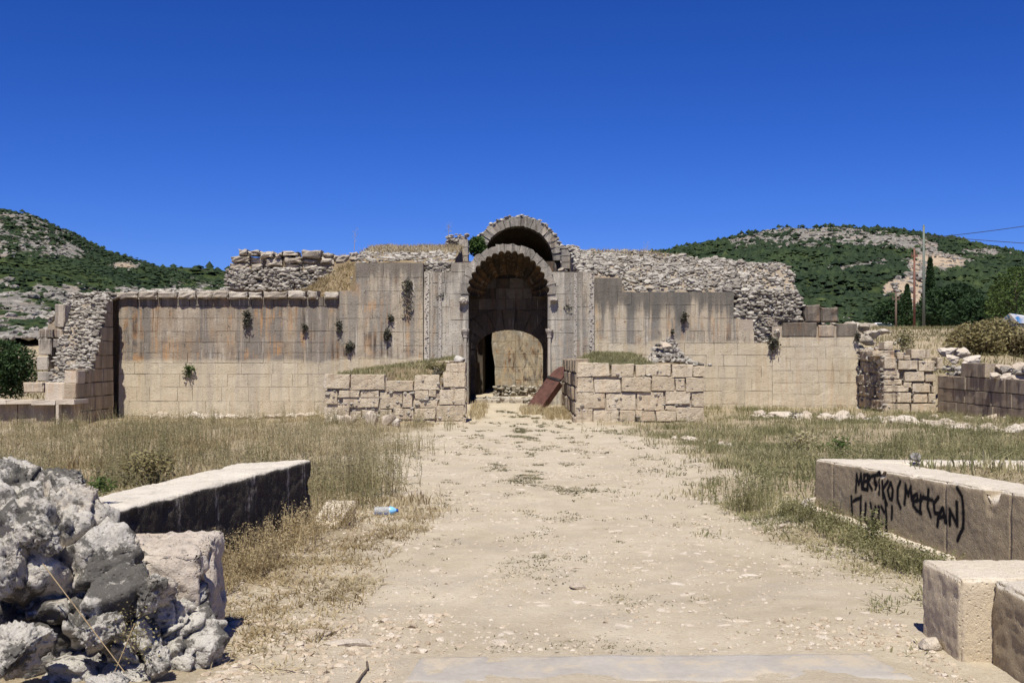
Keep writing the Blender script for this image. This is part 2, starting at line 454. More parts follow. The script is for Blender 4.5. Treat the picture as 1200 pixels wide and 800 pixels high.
def grid_mesh(name, xs, ys, zf, mat, extra=None, smooth=True):
    X, Y = np.meshgrid(xs, ys)
    Z = zf(X, Y)
    v = np.stack([X, Y, Z], -1).reshape(-1, 3)
    nx, ny = len(xs), len(ys)
    i = (np.arange(ny - 1)[:, None] * nx + np.arange(nx - 1)[None]).ravel()
    f = np.stack([i, i + 1, i + nx + 1, i + nx], -1)
    at = {k: fn(X, Y).ravel() for k, fn in (extra or {}).items()}
    return mesh_np(name, v, [f], mat, smooth, None, at)

gx = axis(-5.5, 5.5, .07, -900, 900, 1.075)
gy = axis(2.5, 13, .07, -40, 1500, 1.06)
link("ground", grid_mesh("ground", gx, gy, ground_z, M['ground'], {"veg": veg_mask}), kind="structure",
     label="pale dusty ground with a worn path to the portal")

# ------------------------------------------------------------------ hills
def ridge_hill(name, label, pts, r0, r1, z0, power, az_px, n_az, n_r, rock_fn, seed, rough=1.0, back=1.25):
    pts = np.array(pts, float)
    pxs = np.linspace(az_px[0], az_px[1], n_az)
    ry = np.interp(pxs, pts[:, 0], pts[:, 1])
    k = np.ones(5) / 5
    ry = np.convolve(np.pad(ry, 2, 'edge'), k, 'valid')
    tt = np.concatenate([np.linspace(0, 1, n_r), np.linspace(1.02, back, 8)])
    A, T = np.meshgrid(pxs, tt)
    RY = np.interp(A, pxs, ry)
    D = r0 + (r1 - r0) * T
    zr = (HY - RY) * r1 / F
    Z = np.where(T <= 1, z0 + (zr - z0) * np.clip(T, 0, 1) ** power, zr - (T - 1) * 1.6 * zr)
    X = (A - CX) * D / F
    env = S(0, .12, T)
    N = fbm2(X, D, 1 / 45., 4, seed) * 5.0 + fbm2(X, D, 1 / 11., 3, seed + 3) * 1.6
    Z = Z + EYE + N * env * rough * np.where(T > .9, .55, 1.0)
    PY = HY - (Z - EYE) * F / D
    rock, bare = rock_fn(A, PY, X, D)
    v = np.stack([X, D, Z], -1).reshape(-1, 3)
    nx, ny = len(pxs), len(tt)
    i = (np.arange(ny - 1)[:, None] * nx + np.arange(nx - 1)[None]).ravel()
    f = np.stack([i, i + 1, i + nx + 1, i + nx], -1)
    veg = np.clip(1 - rock, 0, 1)
    me = mesh_np(name, v, [f], M['hill'], True, None, {"veg": veg.ravel(), "bare": bare.ravel()})
    link(name, me, kind="structure", label=label)
    H = (X, D, Z, veg, T)
    H_BARE[id(H)] = bare
    return H

H_BARE = {}
def blob(A, P, cx, cy, rx, ry, soft=.5):
    return 1 - S(1 - soft, 1 + soft, np.sqrt(((A - cx) / rx) ** 2 + ((P - cy) / ry) ** 2))

def band(A, P, pts, half):
    pts = np.array(pts, float)
    yc = np.interp(A, pts[:, 0], pts[:, 1], left=-999, right=-999)
    return 1 - S(half * .5, half * 1.5, np.abs(P - yc))

def rock_right(A, P, X, D):
    n = fbm2(X, D, 1 / 16., 4, 31.) * 1.3
    n2 = fbm2(X, D, 1 / 6., 3, 77.)
    r = .20 + n * .42 + n2 * .42
    top = band(A, P, [(840, 296), (900, 280), (960, 277), (1040, 283), (1100, 290)], 10)
    top = top * S(820, 900, A)
    r = r + top * (.75 + n * .6)
    r = r + band(A, P, [(980, 318), (1040, 306)], 4) * .8 + band(A, P, [(905, 330), (930, 325), (975, 312)], 3) * .5
    scar = np.maximum(blob(A, P, 1098, 308, 32, 10), np.maximum(blob(A, P, 1075, 322, 14, 14), blob(A, P, 1052, 338, 20, 10)))
    scar = np.maximum(scar, blob(A, P, 1074, 345, 9, 18))
    r = r + scar * 1.2 + blob(A, P, 1150, 296, 30, 5) * .7
    r = r - blob(A, P, 990, 345, 70, 22) * .5 - blob(A, P, 1130, 345, 60, 30) * .5 - blob(A, P, 900, 300, 70, 10) * .15
    return np.clip(r, 0, 1), np.clip(scar * 1.2, 0, 1)

def rock_left(A, P, X, D):
    n = fbm2(X, D, 1 / 14., 4, 11.) * 1.3
    n2 = fbm2(X, D, 1 / 5., 3, 57.)
    r = .26 + n * .45 + n2 * .55
    r = r + blob(A, P, 20, 272, 95, 26) * (.36 + n2 * .8) + blob(A, P, 75, 296, 25, 7) * .6 + blob(A, P, 145, 312, 16, 5) * .7
    r = r + S(322, 345, P) * (.38 + n2 * .9)
    r = r - band(A, P, [(-200, 310), (0, 312), (100, 322), (200, 325)], 9) * .5
    return np.clip(r, 0, 1), blob(A, P, 145, 312, 12, 4)

def rock_far(A, P, X, D):
    return np.clip(.15 + fbm2(X, D, 1 / 30., 3, 5.) * .6, 0, 1), np.zeros_like(A)

H_R = ridge_hill("hillside_right", "green scrub and pale limestone hillside with a bare quarry scar on the right",
                 [(400, 380), (640, 318), (700, 306), (765, 297), (820, 287), (870, 276), (930, 269), (990, 267), (1040, 270), (1090, 279),
                  (1140, 287), (1200, 296), (1300, 306), (1600, 330)], 125, 450, 1.2, 1.12, (430, 1560), 300, 110, rock_right, 3.1)
H_L = ridge_hill("hillside_left", "steep rocky hillside dotted with dark scrub on the left",
                 [(-500, 190), (-100, 232), (0, 243), (40, 252), (80, 271), (110, 286), (150, 302), (185, 314), (260, 335), (420, 390)],
                 95, 380, 1.5, 1.15, (-420, 400), 240, 110, rock_left, 8.7)
H_F = ridge_hill("far_hill", "low dark green ridge far behind the ruin on the left",
                 [(-700, 330), (100, 322), (185, 313), (220, 309), (262, 317), (330, 332), (420, 340), (900, 340), (2000, 330)],
                 520, 800, -2, 1.1, (-650, 1900), 160, 30, rock_far, 14.2, 1.2)

def ico(sub):
    bm = bmesh.new()
    bmesh.ops.create_icosphere(bm, subdivisions=sub, radius=1.0)
    v = np.array([w.co[:] for w in bm.verts])
    f = np.array([[w.index for w in q.verts] for q in bm.faces])
    bm.free()
    return v, f
ICO1, ICO2, ICO3 = ico(1), ico(2), ico(3)

def dome_proto(rs):
    """a lumpy shrub: many upright leaf-spray faces over a dome"""
    v, f = ICO1
    keep = v[:, 2] > -.3
    f = f[keep[f].all(1)]
    v = v * (1 + .38 * rs.uniform(-1, 1, (len(v), 1)))
    v[:, 2] = v[:, 2] * .75 + .15
    used = np.unique(f)
    mp = -np.ones(len(v), int); mp[used] = np.arange(len(used))
    return v[used], mp[f]

def scatter(buf, protos, P, sc, rs, tint=None, squash=None):
    """copies of small prototype meshes joined into one buffer"""
    n = len(P)
    which = rs.randint(0, len(protos), n)
    ang = rs.uniform(0, 2 * np.pi, n)
    for k, (pv, pf) in enumerate(protos):
        s = np.where(which == k)[0]
        if not len(s): continue
        c, q = np.cos(ang[s])[:, None], np.sin(ang[s])[:, None]
        v = pv[None] * sc[s][:, None, None] if np.ndim(sc) == 1 else pv[None] * sc[s][:, None, :]
        x = v[..., 0] * c - v[..., 1] * q
        y = v[..., 0] * q + v[..., 1] * c
        v = np.stack([x, y, v[..., 2]], -1) + P[s][:, None, :]
        f = (pf[None] + (np.arange(len(s)) * len(pv))[:, None, None]).reshape(-1, pf.shape[1])
        r = (rs.uniform(0, 1, len(s)) if tint is None else tint[s])
        r = np.clip(r[:, None] + rs.uniform(-.22, .22, (len(s), len(pv))), 0, 1)
        buf.add(v.reshape(-1, 3), f, r.ravel())

def hill_scrub(name, label, H, n, size, px_lim, seed):
    name_key = id(H)
    rs = np.random.RandomState(seed)
    X, D, Z, veg, T = H
    ny, nx = X.shape
    m = n * 9
    fi = rs.uniform(0, ny - 9, m)                     # only up to just behind the ridge
    fj = rs.uniform(0, nx - 1.001, m)
    i, j = fi.astype(int), fj.astype(int)
    a, b = fi - i, fj - j
    lerp = lambda G: (G[i, j] * (1 - a) * (1 - b) + G[i + 1, j] * a * (1 - b) + G[i, j + 1] * (1 - a) * b + G[i + 1, j + 1] * a * b)
    x, d, z, vg, br = lerp(X), lerp(D), lerp(Z), lerp(veg), lerp(H_BARE[name_key])
    px = CX + x * F / d
    ok = (px > px_lim[0]) & (px < px_lim[1]) & (rs.uniform(0, 1, m) < S(.30, .62, vg + fbm2(x, d, 1 / 6., 3, seed * 1.0) * .7) * .86 * (1 - .95 * S(.25, .6, br)) + .14 * (1 - br))
    x, d, z = x[ok][:n], d[ok][:n], z[ok][:n]
    P = np.stack([x, d, z - .3 * size], -1)
    tint = np.clip(.35 + fbm2(x, d, 1 / 28., 2, seed) * .7 + rs.normal(0, .13, len(x)), 0, 1)
    s = size * rs.uniform(.5, 1.35, len(x)) ** 1.2 * np.clip(d / 230., .5, 1.15)
    sc = np.stack([s, s, s * rs.uniform(1.0, 1.6, len(x))], -1)
    b = Buf()
    scatter(b, [dome_proto(rs) for _ in range(6)], P, sc, rs, tint)
    b.obj(name, M['scrub'], None, False, kind="stuff", label=label, cat="scrub")

hill_scrub("hill_scrub", "dark green scrub covering the hillside on the right", H_R, 21000, .95, (690, 1290), 21)
hill_scrub("hill_scrub", "dark scrub dotted between rocks on the hillside on the left", H_L, 13000, .62, (-120, 300), 22)
hill_scrub("hill_scrub", "thin dark scrub line on the far ridge behind the ruin", H_F, 900, 3.0, (100, 360), 23)

# ------------------------------------------------------------------ stone makers
def quad_grid(nx, nz, off=0):
    i = (np.arange(nz)[:, None] * (nx + 1) + np.arange(nx)[None]).ravel() + off
    return np.stack([i, i + 1, i + nx + 2, i + nx + 1], -1)

def block_mesh(P4, y0, depth, rs, bevel=.0035, rough=.006, mat=None, res=.28, chip=.5, axis='y'):
    """a dressed stone: P4 = (x, z) corners ll, lr, ur, ul of its face at y0; the face points to -y.
    axis 'x+' / 'x-': the same with the face turned to look along +x / -x (then x plays the part of y)"""
    P4 = np.asarray(P4, float)
    w = np.linalg.norm(P4[1] - P4[0]); h = np.linalg.norm(P4[3] - P4[0])
    nx, nz = int(np.clip(round(w / res), 2, 5)), int(np.clip(round(h / res), 2, 3))
    def ticks(n, L):
        b = min(bevel / max(L, 1e-4), .2)
        return np.concatenate([[0, b], np.linspace(0, 1, n + 1)[1:-1], [1 - b, 1]])
    U, V = np.meshgrid(ticks(nx, w), ticks(nz, h))
    nx, nz = U.shape[1] - 1, U.shape[0] - 1
    pt = ((1 - U) * (1 - V))[..., None] * P4[0] + (U * (1 - V))[..., None] * P4[1] + (U * V)[..., None] * P4[2] + ((1 - U) * V)[..., None] * P4[3]
    edge = (U == 0) | (U == 1) | (V == 0) | (V == 1)
    yy = y0 + rs.uniform(-rough, rough, U.shape) + np.where(edge, bevel * 1.3, 0)
    corner = ((U == 0) | (U == 1)) & ((V == 0) | (V == 1))
    yy = yy + np.where(edge & (rs.uniform(0, 1, U.shape) < chip * .35), rs.uniform(0, .045, U.shape), 0)
    jit = rs.uniform(-1, 1, U.shape + (2,)) * np.where(edge, bevel * .6, 0)[..., None]
    pt = pt + jit
    front = np.stack([pt[..., 0], yy, pt[..., 1]], -1).reshape(-1, 3)
    ring = [(r, c) for r, c in [(0, c) for c in range(nx + 1)] + [(r, nx) for r in range(1, nz + 1)] + [(nz, c) for c in range(nx - 1, -1, -1)] + [(r, 0) for r in range(nz - 1, 0, -1)]]
    ri = np.array([r * (nx + 1) + c for r, c in ring])
    back = front[ri].copy(); back[:, 1] = y0 + depth
    n0 = len(front)
    k = np.arange(len(ri)); k2 = (k + 1) % len(ri)
    side = np.stack([ri[k], n0 + k, n0 + k2, ri[k2]], -1)
    v = np.concatenate([front, back])
    if axis == 'x+': v = np.stack([-v[:, 1], v[:, 0], v[:, 2]], -1)       # face at x = -y0 looking to +x
    elif axis == 'x-': v = np.stack([v[:, 1], -v[:, 0], v[:, 2]], -1)     # face at x = y0 looking to -x; along-wall coordinate is -y
    return mesh_np("stone", v, [quad_grid(nx, nz), side, (n0 + k)[None, ::-1]], mat, False)

def add_block(parent, name, P4, y0, depth, rs, mat, **k):
    return link(name, block_mesh(P4, y0, depth, rs, mat=mat, **k), parent)

def rect(x0, x1, z0, z1): return [(x0, z0), (x1, z0), (x1, z1), (x0, z1)]

def prism(poly, y0, y1):
    """poly (n,2) of x,z, closed solid from y0 to y1"""
    poly = np.asarray(poly, float)
    n = len(poly)
    a = np.stack([poly[:, 0], np.full(n, y0), poly[:, 1]], -1)
    b = a.copy(); b[:, 1] = y1
    k = np.arange(n); k2 = (k + 1) % n
    return np.concatenate([a, b]), [np.stack([k, n + k, n + k2, k2], -1), k[None], (n + k)[None, ::-1]]

def box(x0, x1, y0, y1, z0, z1):
    return prism([(x0, z0), (x1, z0), (x1, z1), (x0, z1)], y0, y1)

def obj_box(name, b, mat, parent):
    v, f = box(*b)
    return link(name, mesh_np(name, v, f, mat), parent)

def split(a, b, lo, hi, rs):
    out, x = [a], a
    while b - x > hi * 1.15:
        x += rs.uniform(lo, hi)
        if b - x < lo * .8: break
        out.append(x)
    out.append(b)
    return out

def courses(parent, x0, x1, zs, y0, depth, rs, pick, lo=.45, hi=1.0, gap=.0018, clip=None, out=.004, stepped=False, name="ashlar_block", miss=None, **k):
    """courses of dressed blocks; clip(z) -> (left, right) narrows a course, at its two heights"""
    for ci in range(len(zs) - 1):
        za, zb = zs[ci], zs[ci + 1]
        l0, r0 = (x0, x1) if clip is None else clip(za)
        l1, r1 = (x0, x1) if clip is None else clip(zb)
        if stepped: l0, r0 = l1, r1 = clip((za + zb) / 2)
        a, b = min(l0, l1), max(r0, r1)
        if b - a < .06: continue
        xs = split(a, b, lo, hi, rs)
        for i in range(len(xs) - 1):
            xa, xb = xs[i], xs[i + 1]
            ll, lr = max(xa, l0) if i == 0 else xa, min(xb, r0) if i == len(xs) - 2 else xb
            ul, ur = max(xa, l1) if i == 0 else xa, min(xb, r1) if i == len(xs) - 2 else xb
            if i == 0: ll, ul = l0, l1
            if i == len(xs) - 2: lr, ur = r0, r1
            if lr - ll < .03 and ur - ul < .03: continue
            if lr - ll < .03: lr = ll + .03
            if ur - ul < .03: ur = ul + .03
            if miss and miss((xa + xb) / 2, (za + zb) / 2): continue
            m = pick((xa + xb) / 2, (za + zb) / 2, ci)
            dz = rs.uniform(-.006, .006)
            g = gap * rs.uniform(.6, 1.5) if rs.uniform() < .88 else rs.uniform(.003, .007)
            add_block(parent, name, [(ll + g, za + g + dz), (lr - g, za + g + dz), (ur - g, zb - g + dz), (ul + g, zb - g + dz)],
                      y0 + rs.uniform(-out, out), depth, rs, m, **k)

STONES = []
_r = np.random.RandomState(5)
for _k in range(10):
    _v, _f = ICO1
    _v = _v.copy()
    for _q in range(9):
        _n = _r.normal(size=3); _n /= np.linalg.norm(_n)
        _dd = _v @ _n - _r.uniform(.5, .85)
        _v = _v - np.clip(_dd, 0, None)[:, None] * _n
    _v = _v * np.array([1.0, _r.uniform(.6, .9), _r.uniform(.45, .75)]) + _r.normal(0, .03, _v.shape)
    STONES.append((_v, _f))
# pared-down stones of 20 faces for gravel
PEB = [(ico(1)[0], ico(1)[1])]
PEB = []
_bm = bmesh.new(); bmesh.ops.create_icosphere(_bm, subdivisions=1, radius=1.0); _bm.free()
_t = (1 + 5 ** .5) / 2
_iv = np.array([[-1, _t, 0], [1, _t, 0], [-1, -_t, 0], [1, -_t, 0], [0, -1, _t], [0, 1, _t], [0, -1, -_t], [0, 1, -_t], [_t, 0, -1], [_t, 0, 1], [-_t, 0, -1], [-_t, 0, 1]]) / 1.9
_if = np.array([[0, 11, 5], [0, 5, 1], [0, 1, 7], [0, 7, 10], [0, 10, 11], [1, 5, 9], [5, 11, 4], [11, 10, 2], [10, 7, 6], [7, 1, 8], [3, 9, 4], [3, 4, 2], [3, 2, 6], [3, 6, 8], [3, 8, 9], [4, 9, 5], [2, 4, 11], [6, 2, 10], [8, 6, 7], [9, 8, 1]])
for _k in range(8):
    PEB.append((_iv * np.array([1, _r.uniform(.6, .95), _r.uniform(.45, .8)]) * (1 + _r.uniform(-.28, .28, (12, 1))), _if))

def rubble(name, P, size, rs, parent, mat='rubble', tint=None, protos=None, **k):
    """many small stones, too small to pick apart singly, as one part"""
    P = np.asarray(P, float)
    size = np.broadcast_to(size, (len(P),)) if np.ndim(size) < 2 else size
    b = Buf()
    sc = np.stack([size, size * rs.uniform(.7, 1.1, len(P)), size * rs.uniform(.6, 1.1, len(P))], -1)
    scatter(b, protos or PEB, P, sc, rs, tint)
    return b.obj(name, M[mat], parent, False, kind="stuff", **k)

def rock_mesh(size, rs, mat, sub=4, planes=14, fine=.05, freq=2.2, cut=(.45, .85), smooth=True):
    if sub == 3: planes, cut, fine, smooth = 20, (.38, .72), max(fine, .085), False
    v, f = ico(sub)
    for _ in range(planes):
        n = rs.normal(size=3); n /= np.linalg.norm(n)
        d = v @ n - rs.uniform(*cut)
        v = v - np.clip(d, 0, None)[:, None] * n * .92
    off = rs.uniform(-50, 50, 3)
    nr = v / np.linalg.norm(v, axis=1)[:, None]
    a = fbm(v * freq + off, 4, .55)
    rid = 1 - np.abs(fbm(v * freq * 1.7 + off + 9, 3, .5)) * 2.4
    v = v + nr * (a[:, None] * fine * 2.4 - np.clip(rid, .3, 1)[:, None] ** 3 * fine * 1.1)
    if sub >= 5:
        cav = np.clip(fbm(v * freq * 3.1 + off + 4, 3, .6) - .12, 0, 1)
        v = v + nr * (fbm(v * freq * 7 + off, 3, .65) * fine * 1.0 - cav * fine * 1.2)[:, None]
    return mesh_np("rock", v * np.asarray(size, float), [f], mat, smooth)

def hill_rocks(name, label, H, n, size, px_lim, tmax, seed):
    rs = np.random.RandomState(seed)
    X, D, Z, veg, T = H
    ny, nx = X.shape
    i, j = rs.randint(0, int((ny - 9) * tmax), n * 8), rs.randint(0, nx - 1, n * 8)
    x, d, z, vg = X[i, j] + rs.uniform(-1, 1, n * 8), D[i, j] + rs.uniform(-1, 1, n * 8), Z[i, j], veg[i, j]
    px = CX + x * F / d
    ok = (px > px_lim[0]) & (px < px_lim[1]) & (vg < .62)
    P = np.stack([x, d, z], -1)[ok][:n]
    b = Buf()
    s = size * rs.uniform(.4, 1.5, len(P)) ** 1.5
    scatter(b, STONES, P, np.stack([s * 1.4, s, s], -1), rs)
    b.obj(name, M['outcrop'], None, kind="stuff", label=label, cat="rocks")
hill_rocks("hill_rocks", "grey limestone outcrops on the hillside on the left", H_L, 3800, .42, (-120, 300), .95, 31)
hill_rocks("hill_rocks", "pale limestone outcrops on the hillside on the right", H_R, 3000, .6, (690, 1290), 1.0, 32)

# ------------------------------------------------------------------ left facade wall
FD = 36.0                                              # the facade stands 36 m away
def fx(px): return wx(px, FD)
def fz(py): return wz(py, FD)

rs = np.random.RandomState(101)
wallA = thing("facade_wall", "long stained ashlar wall with coping left of the portal, pale restored stone below", "wall")
zA = [fz(p) for p in (505, 487, 470, 453, 438, 425, 413, 401, 388, 373, 359)]
pickA = lambda x, z, ci: M['wallA']
courses(wallA, fx(139), fx(398), zA, FD, .45, rs, pickA, .40, 1.05)
# the band under the coping, deeper blackened stones, colour also darkened for its shadow
xs = split(fx(139), fx(398), .5, 1.0, rs)
for a, b in zip(xs[:-1], xs[1:]):
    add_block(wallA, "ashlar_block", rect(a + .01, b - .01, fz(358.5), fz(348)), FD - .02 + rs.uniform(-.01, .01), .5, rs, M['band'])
for a, b in [(137, 163), (164, 185), (186, 208), (210, 230), (231, 250), (250, 269), (270, 291), (292, 308), (309, 337), (338, 359), (361, 373), (381, 397)]:
    zz = rs.uniform(-.03, .03)
    me = block_mesh(rect(fx(a) + .01, fx(b) - .01, fz(350), fz(341.5) + zz), FD - .20, .75, rs, bevel=.05, rough=.03, mat=M['rubbleo'], res=.2)
    link("coping_stone", me, wallA)
obj_box("mortar", (fx(139.5), fx(398), FD + .05, FD + .9, -.9, fz(350)), M['mortar'], wallA)

# ------------------------------------------------------------------ middle wall left of the portal
wallB = thing("facade_wall", "taller streaked ashlar wall between the coped wall and the portal, with hanging plants", "wall")
zB = [fz(p) for p in (505, 487, 470, 453, 437, 420, 405, 389, 373, 357, 341, 325, 308)]
pickB = lambda x, z, ci: M['wallB']
courses(wallB, fx(398), fx(496), zB, FD - .06, .5, rs, pickB, .4, .95,
        clip=lambda z: (fx(398) if z <= fz(340.5) else fx(417), fx(496)), stepped=True)
obj_box("mortar", (fx(398.2), fx(496), FD + .02, FD + .9, -.9, fz(341.5)), M['mortar'], wallB)
obj_box("mortar", (fx(417.4), fx(496), FD + .02, FD + .9, fz(341.4), fz(309)), M['mortar'], wallB)

# ------------------------------------------------------------------ portal
PC = fx(595.5)                                          # centre line of the portal opening
PW = 45.5 * FD / F                                      # half width
SPR = fz(345)                                           # springing
APX = fz(297)                                           # crown of the opening
PY0 = FD - .16
portal = thing("entrance_portal", "grey stone entrance portal with lobed arch, fluted conch and dark doorway", "portal")

def intrados(t, grow=0.0):
    """pointed-round arch line, t from 0 (left springing) to pi"""
    c, s = math.cos(t), math.sin(t)
    w, h = PW + grow, (APX - SPR) + grow
    return np.array([PC - w * c * (1 - .05 * s), SPR + h * s ** .93])
NL = 17
RING = 11.0 * FD / F
rs = np.random.RandomState(202)
def lobe_pts(k, n=9, amp=.085, grow=0.0):
    out = []
    for q in np.linspace(0, 1, n):
        t = math.pi * (k + q) / NL
        out.append(intrados(t, grow + amp * math.sin(math.pi * q)))
    return out
for k in range(NL):
    ta, tb = math.pi * k / NL, math.pi * (k + 1) / NL
    eps = .004
    inn = lobe_pts(k)
    rg = RING * (1 + rs.uniform(-.06, .06))
    outp = [intrados(ta + eps, rg + rs.uniform(-.04, .03)), intrados((ta + tb) / 2, rg + rs.uniform(-.03, .03)), intrados(tb - eps, rg + rs.uniform(-.04, .03))]
    poly = inn + outp[::-1]
    v, f = prism(poly, PY0 - .05 + rs.uniform(-.012, .012), PY0 + .34)
    v = v + rs.normal(0, .004, v.shape)
    link("voussoir", mesh_np("voussoir", v, f, M['arch']), portal)
# fluted conch behind the arch
CD = 2.35
for k in range(NL):
    rows = []
    for s in np.linspace(0, 1, 9):
        sh = math.sqrt(max(1 - (s * .93) ** 2, 0))
        row = []
        for q in np.linspace(0, 1, 9):
            t = math.pi * (k + q) / NL
            p = intrados(t, .085 * math.sin(math.pi * q) * (1 - .45 * s))
            base = np.array([PC, SPR + .15])
            p = base + (p - base) * np.array([.42 + .58 * sh, .30 + .70 * sh])
            row.append((p[0], PY0 + .335 + (CD - .2) * s, p[1]))
        rows.append(row)
    v = np.array(rows).reshape(-1, 3)
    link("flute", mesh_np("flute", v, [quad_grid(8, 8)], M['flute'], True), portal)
# spandrel masonry left and right of the opening
def ext_x(z, side):
    if z <= SPR: return PC + side * (PW + .02)
    best = None
    for t in np.linspace(0, math.pi / 2, 60):
        p = intrados(t, RING)
        if p[1] >= z: best = p; break
    if best is None: return PC
    return best[0] if side < 0 else 2 * PC - best[0]
def ext_left(z):
    e = ext_x(z, -1)
    # ring only exists above the springing; just below it the jamb face continues
    return e
zC = [fz(p) for p in (505, 487, 470, 453, 437, 421, 405, 390, 375, 360, 345, 332, 319)]
pickC = pickCr = lambda x, z, ci: M['portal2']
courses(portal, fx(497), fx(548), zC, PY0, .5, rs, pickC, .45, .95, clip=lambda z: (fx(497), ext_left(z)))
courses(portal, fx(529), fx(560), [fz(319), fz(308)], PY0, .5, rs, pickC, .45, .9, clip=lambda z: (fx(529), ext_left(z)))
courses(portal, fx(643), fx(696), zC + [], PY0, .5, rs, pickCr, .45, .95, clip=lambda z: (ext_x(z, 1), fx(696)))
# carved vertical bands: rows of small bosses in a sunk strip
def carved_band(pxa, pxb, pya, pyb):
    strip = obj_box("carved_band", (fx(pxa), fx(pxb), PY0 - .055, PY0 + .02, fz(pyb), fz(pya)), M['carved'], portal)
    n = int((pyb - pya) / 1.3)
    wd = fx(pxb) - fx(pxa)
    P = np.array([[fx((pxa + pxb) / 2) + rs.uniform(-.4, .4) * wd, PY0 - .05, fz(pyb - (i + rs.uniform(0, 1)) * (pyb - pya) / n)] for i in range(n) if rs.uniform() < .8])
    rubble("carving", P, wd * rs.uniform(.14, .34, len(P)), rs, strip, 'rubble', tint=rs.uniform(.35, .8, len(P)))
for a, b in ((498, 503.5), (514.5, 518), (672, 675.5), (690, 696)):
    carved_band(a, b, 321, 470)
for a in (505.5, 680):
    obj_box("moulding", (fx(a), fx(a + 2.2), PY0 - .05, PY0 + .02, fz(470), fz(321)), M['portal'], portal)
# consoles (broken corbels) either side of the arch
for cxp, cyp in ((543, 353), (648, 353)):
    o = link("corbel", rock_mesh((.17, .17, .13), rs, M['carved'], 4, 10, .16, 2.6), portal)
    o.location = (fx(cxp), PY0 - .06, fz(cyp))
# colonnettes with capitals
for side, px in ((-1, 545.5), (1, 643.5)):
    b = Buf()
    X, Y = fx(px), PY0 - .06
    prof = [(.055, 505), (.055, 392)]
    ring = np.arange(12) / 12 * 2 * math.pi
    v = np.concatenate([np.stack([X + r * np.cos(ring), Y + r * np.sin(ring), np.full(12, fz(p))], -1) for r, p in prof])
    k = np.arange(12); k2 = (k + 1) % 12
    b.add(v, [np.stack([k, k2, 12 + k2, 12 + k], -1)])
    col = b.obj("colonnette", M['portal'], portal, True)
    b = Buf()
    prof = [(.06, 396), (.078, 394.8), (.064, 394), (.085, 391), (.12, 388.5), (.13, 386.5), (.12, 385.6), (.0, 385.5)]
    v = np.concatenate([np.stack([X + r * np.cos(ring) * (1.06 if i % 2 else 1), Y + r * np.sin(ring), np.full(12, fz(p))], -1) for i, (r, p) in enumerate(prof)])
    fs = np.concatenate([np.stack([i * 12 + k, i * 12 + k2, (i + 1) * 12 + k2, (i + 1) * 12 + k], -1) for i in range(len(prof) - 1)])
    b.add(v, [fs])
    b.obj("capital", M['carved'], col, False)
# tunnel body of the porch: outer block with an arched hole
def tunnel(name, mat, y0, y1, inner_grow, top):
    ts = np.linspace(0, math.pi, 41)
    inn = [(PC - PW - inner_grow, -.6)] + [tuple(intrados(t, inner_grow)) for t in ts] + [(PC + PW + inner_grow, -.6)]
    out = [(fx(498), -.6)] + [(np.clip(intrados(t, RING * .8)[0] * 1.0, fx(498), fx(696)), max(intrados(t, RING * .8)[1], 0)) for t in ts] + [(fx(695), -.6)]
    out[1] = (fx(498), fz(320)); out[-2] = (fx(695), fz(320))
    out[2] = (fx(520), fz(320)); out[-3] = (fx(672), fz(320))
    for i in range(3, 8):
        out[i] = (fx(520 + (i - 2) * 5), fz(320)); out[-1 - i] = (fx(672 - (i - 2) * 5), fz(320))
    n = len(inn)
    inn, out = np.array(inn), np.array(out)
    P = lambda a, y: np.stack([a[:, 0], np.full(n, y), a[:, 1]], -1)
    v = np.concatenate([P(inn, y0), P(out, y0), P(inn, y1), P(out, y1)])
    k = np.arange(n - 1)
    q = lambda a, b: np.stack([a * n + k, a * n + k + 1, b * n + k + 1, b * n + k], -1)
    link(name, mesh_np(name, v, [q(0, 1), q(2, 0), q(1, 3), q(3, 2)], mat), portal)
tunnel("porch_core", M['inner_shade'], PY0 + .36, FD + 2.62, .12, 0)
# inner jamb walls of the porch
for side in (-1, 1):
    xw = PC + side * (PW + .06)
    zz = [fz(p) for p in (498, 478, 458, 438, 418, 398, 380, 362, 345)]
    for i in range(len(zz) - 1):
        ys = split(PY0 + .02, FD + 2.6, .5, 1.0, rs)
        for a, b in zip(ys[:-1], ys[1:]):
            m = M['inner_shade'] if rs.uniform() < .7 else M['band']
            if side < 0: add_block(portal, "jamb_block", rect(a + .01, b - .01, zz[i] + .01, zz[i + 1] - .01), -xw + rs.uniform(-.01, .01), .3, rs, m, axis='x+')
            else: add_block(portal, "jamb_block", rect(-b + .01, -a - .01, zz[i] + .01, zz[i + 1] - .01), xw + rs.uniform(-.01, .01), .3, rs, m, axis='x-')
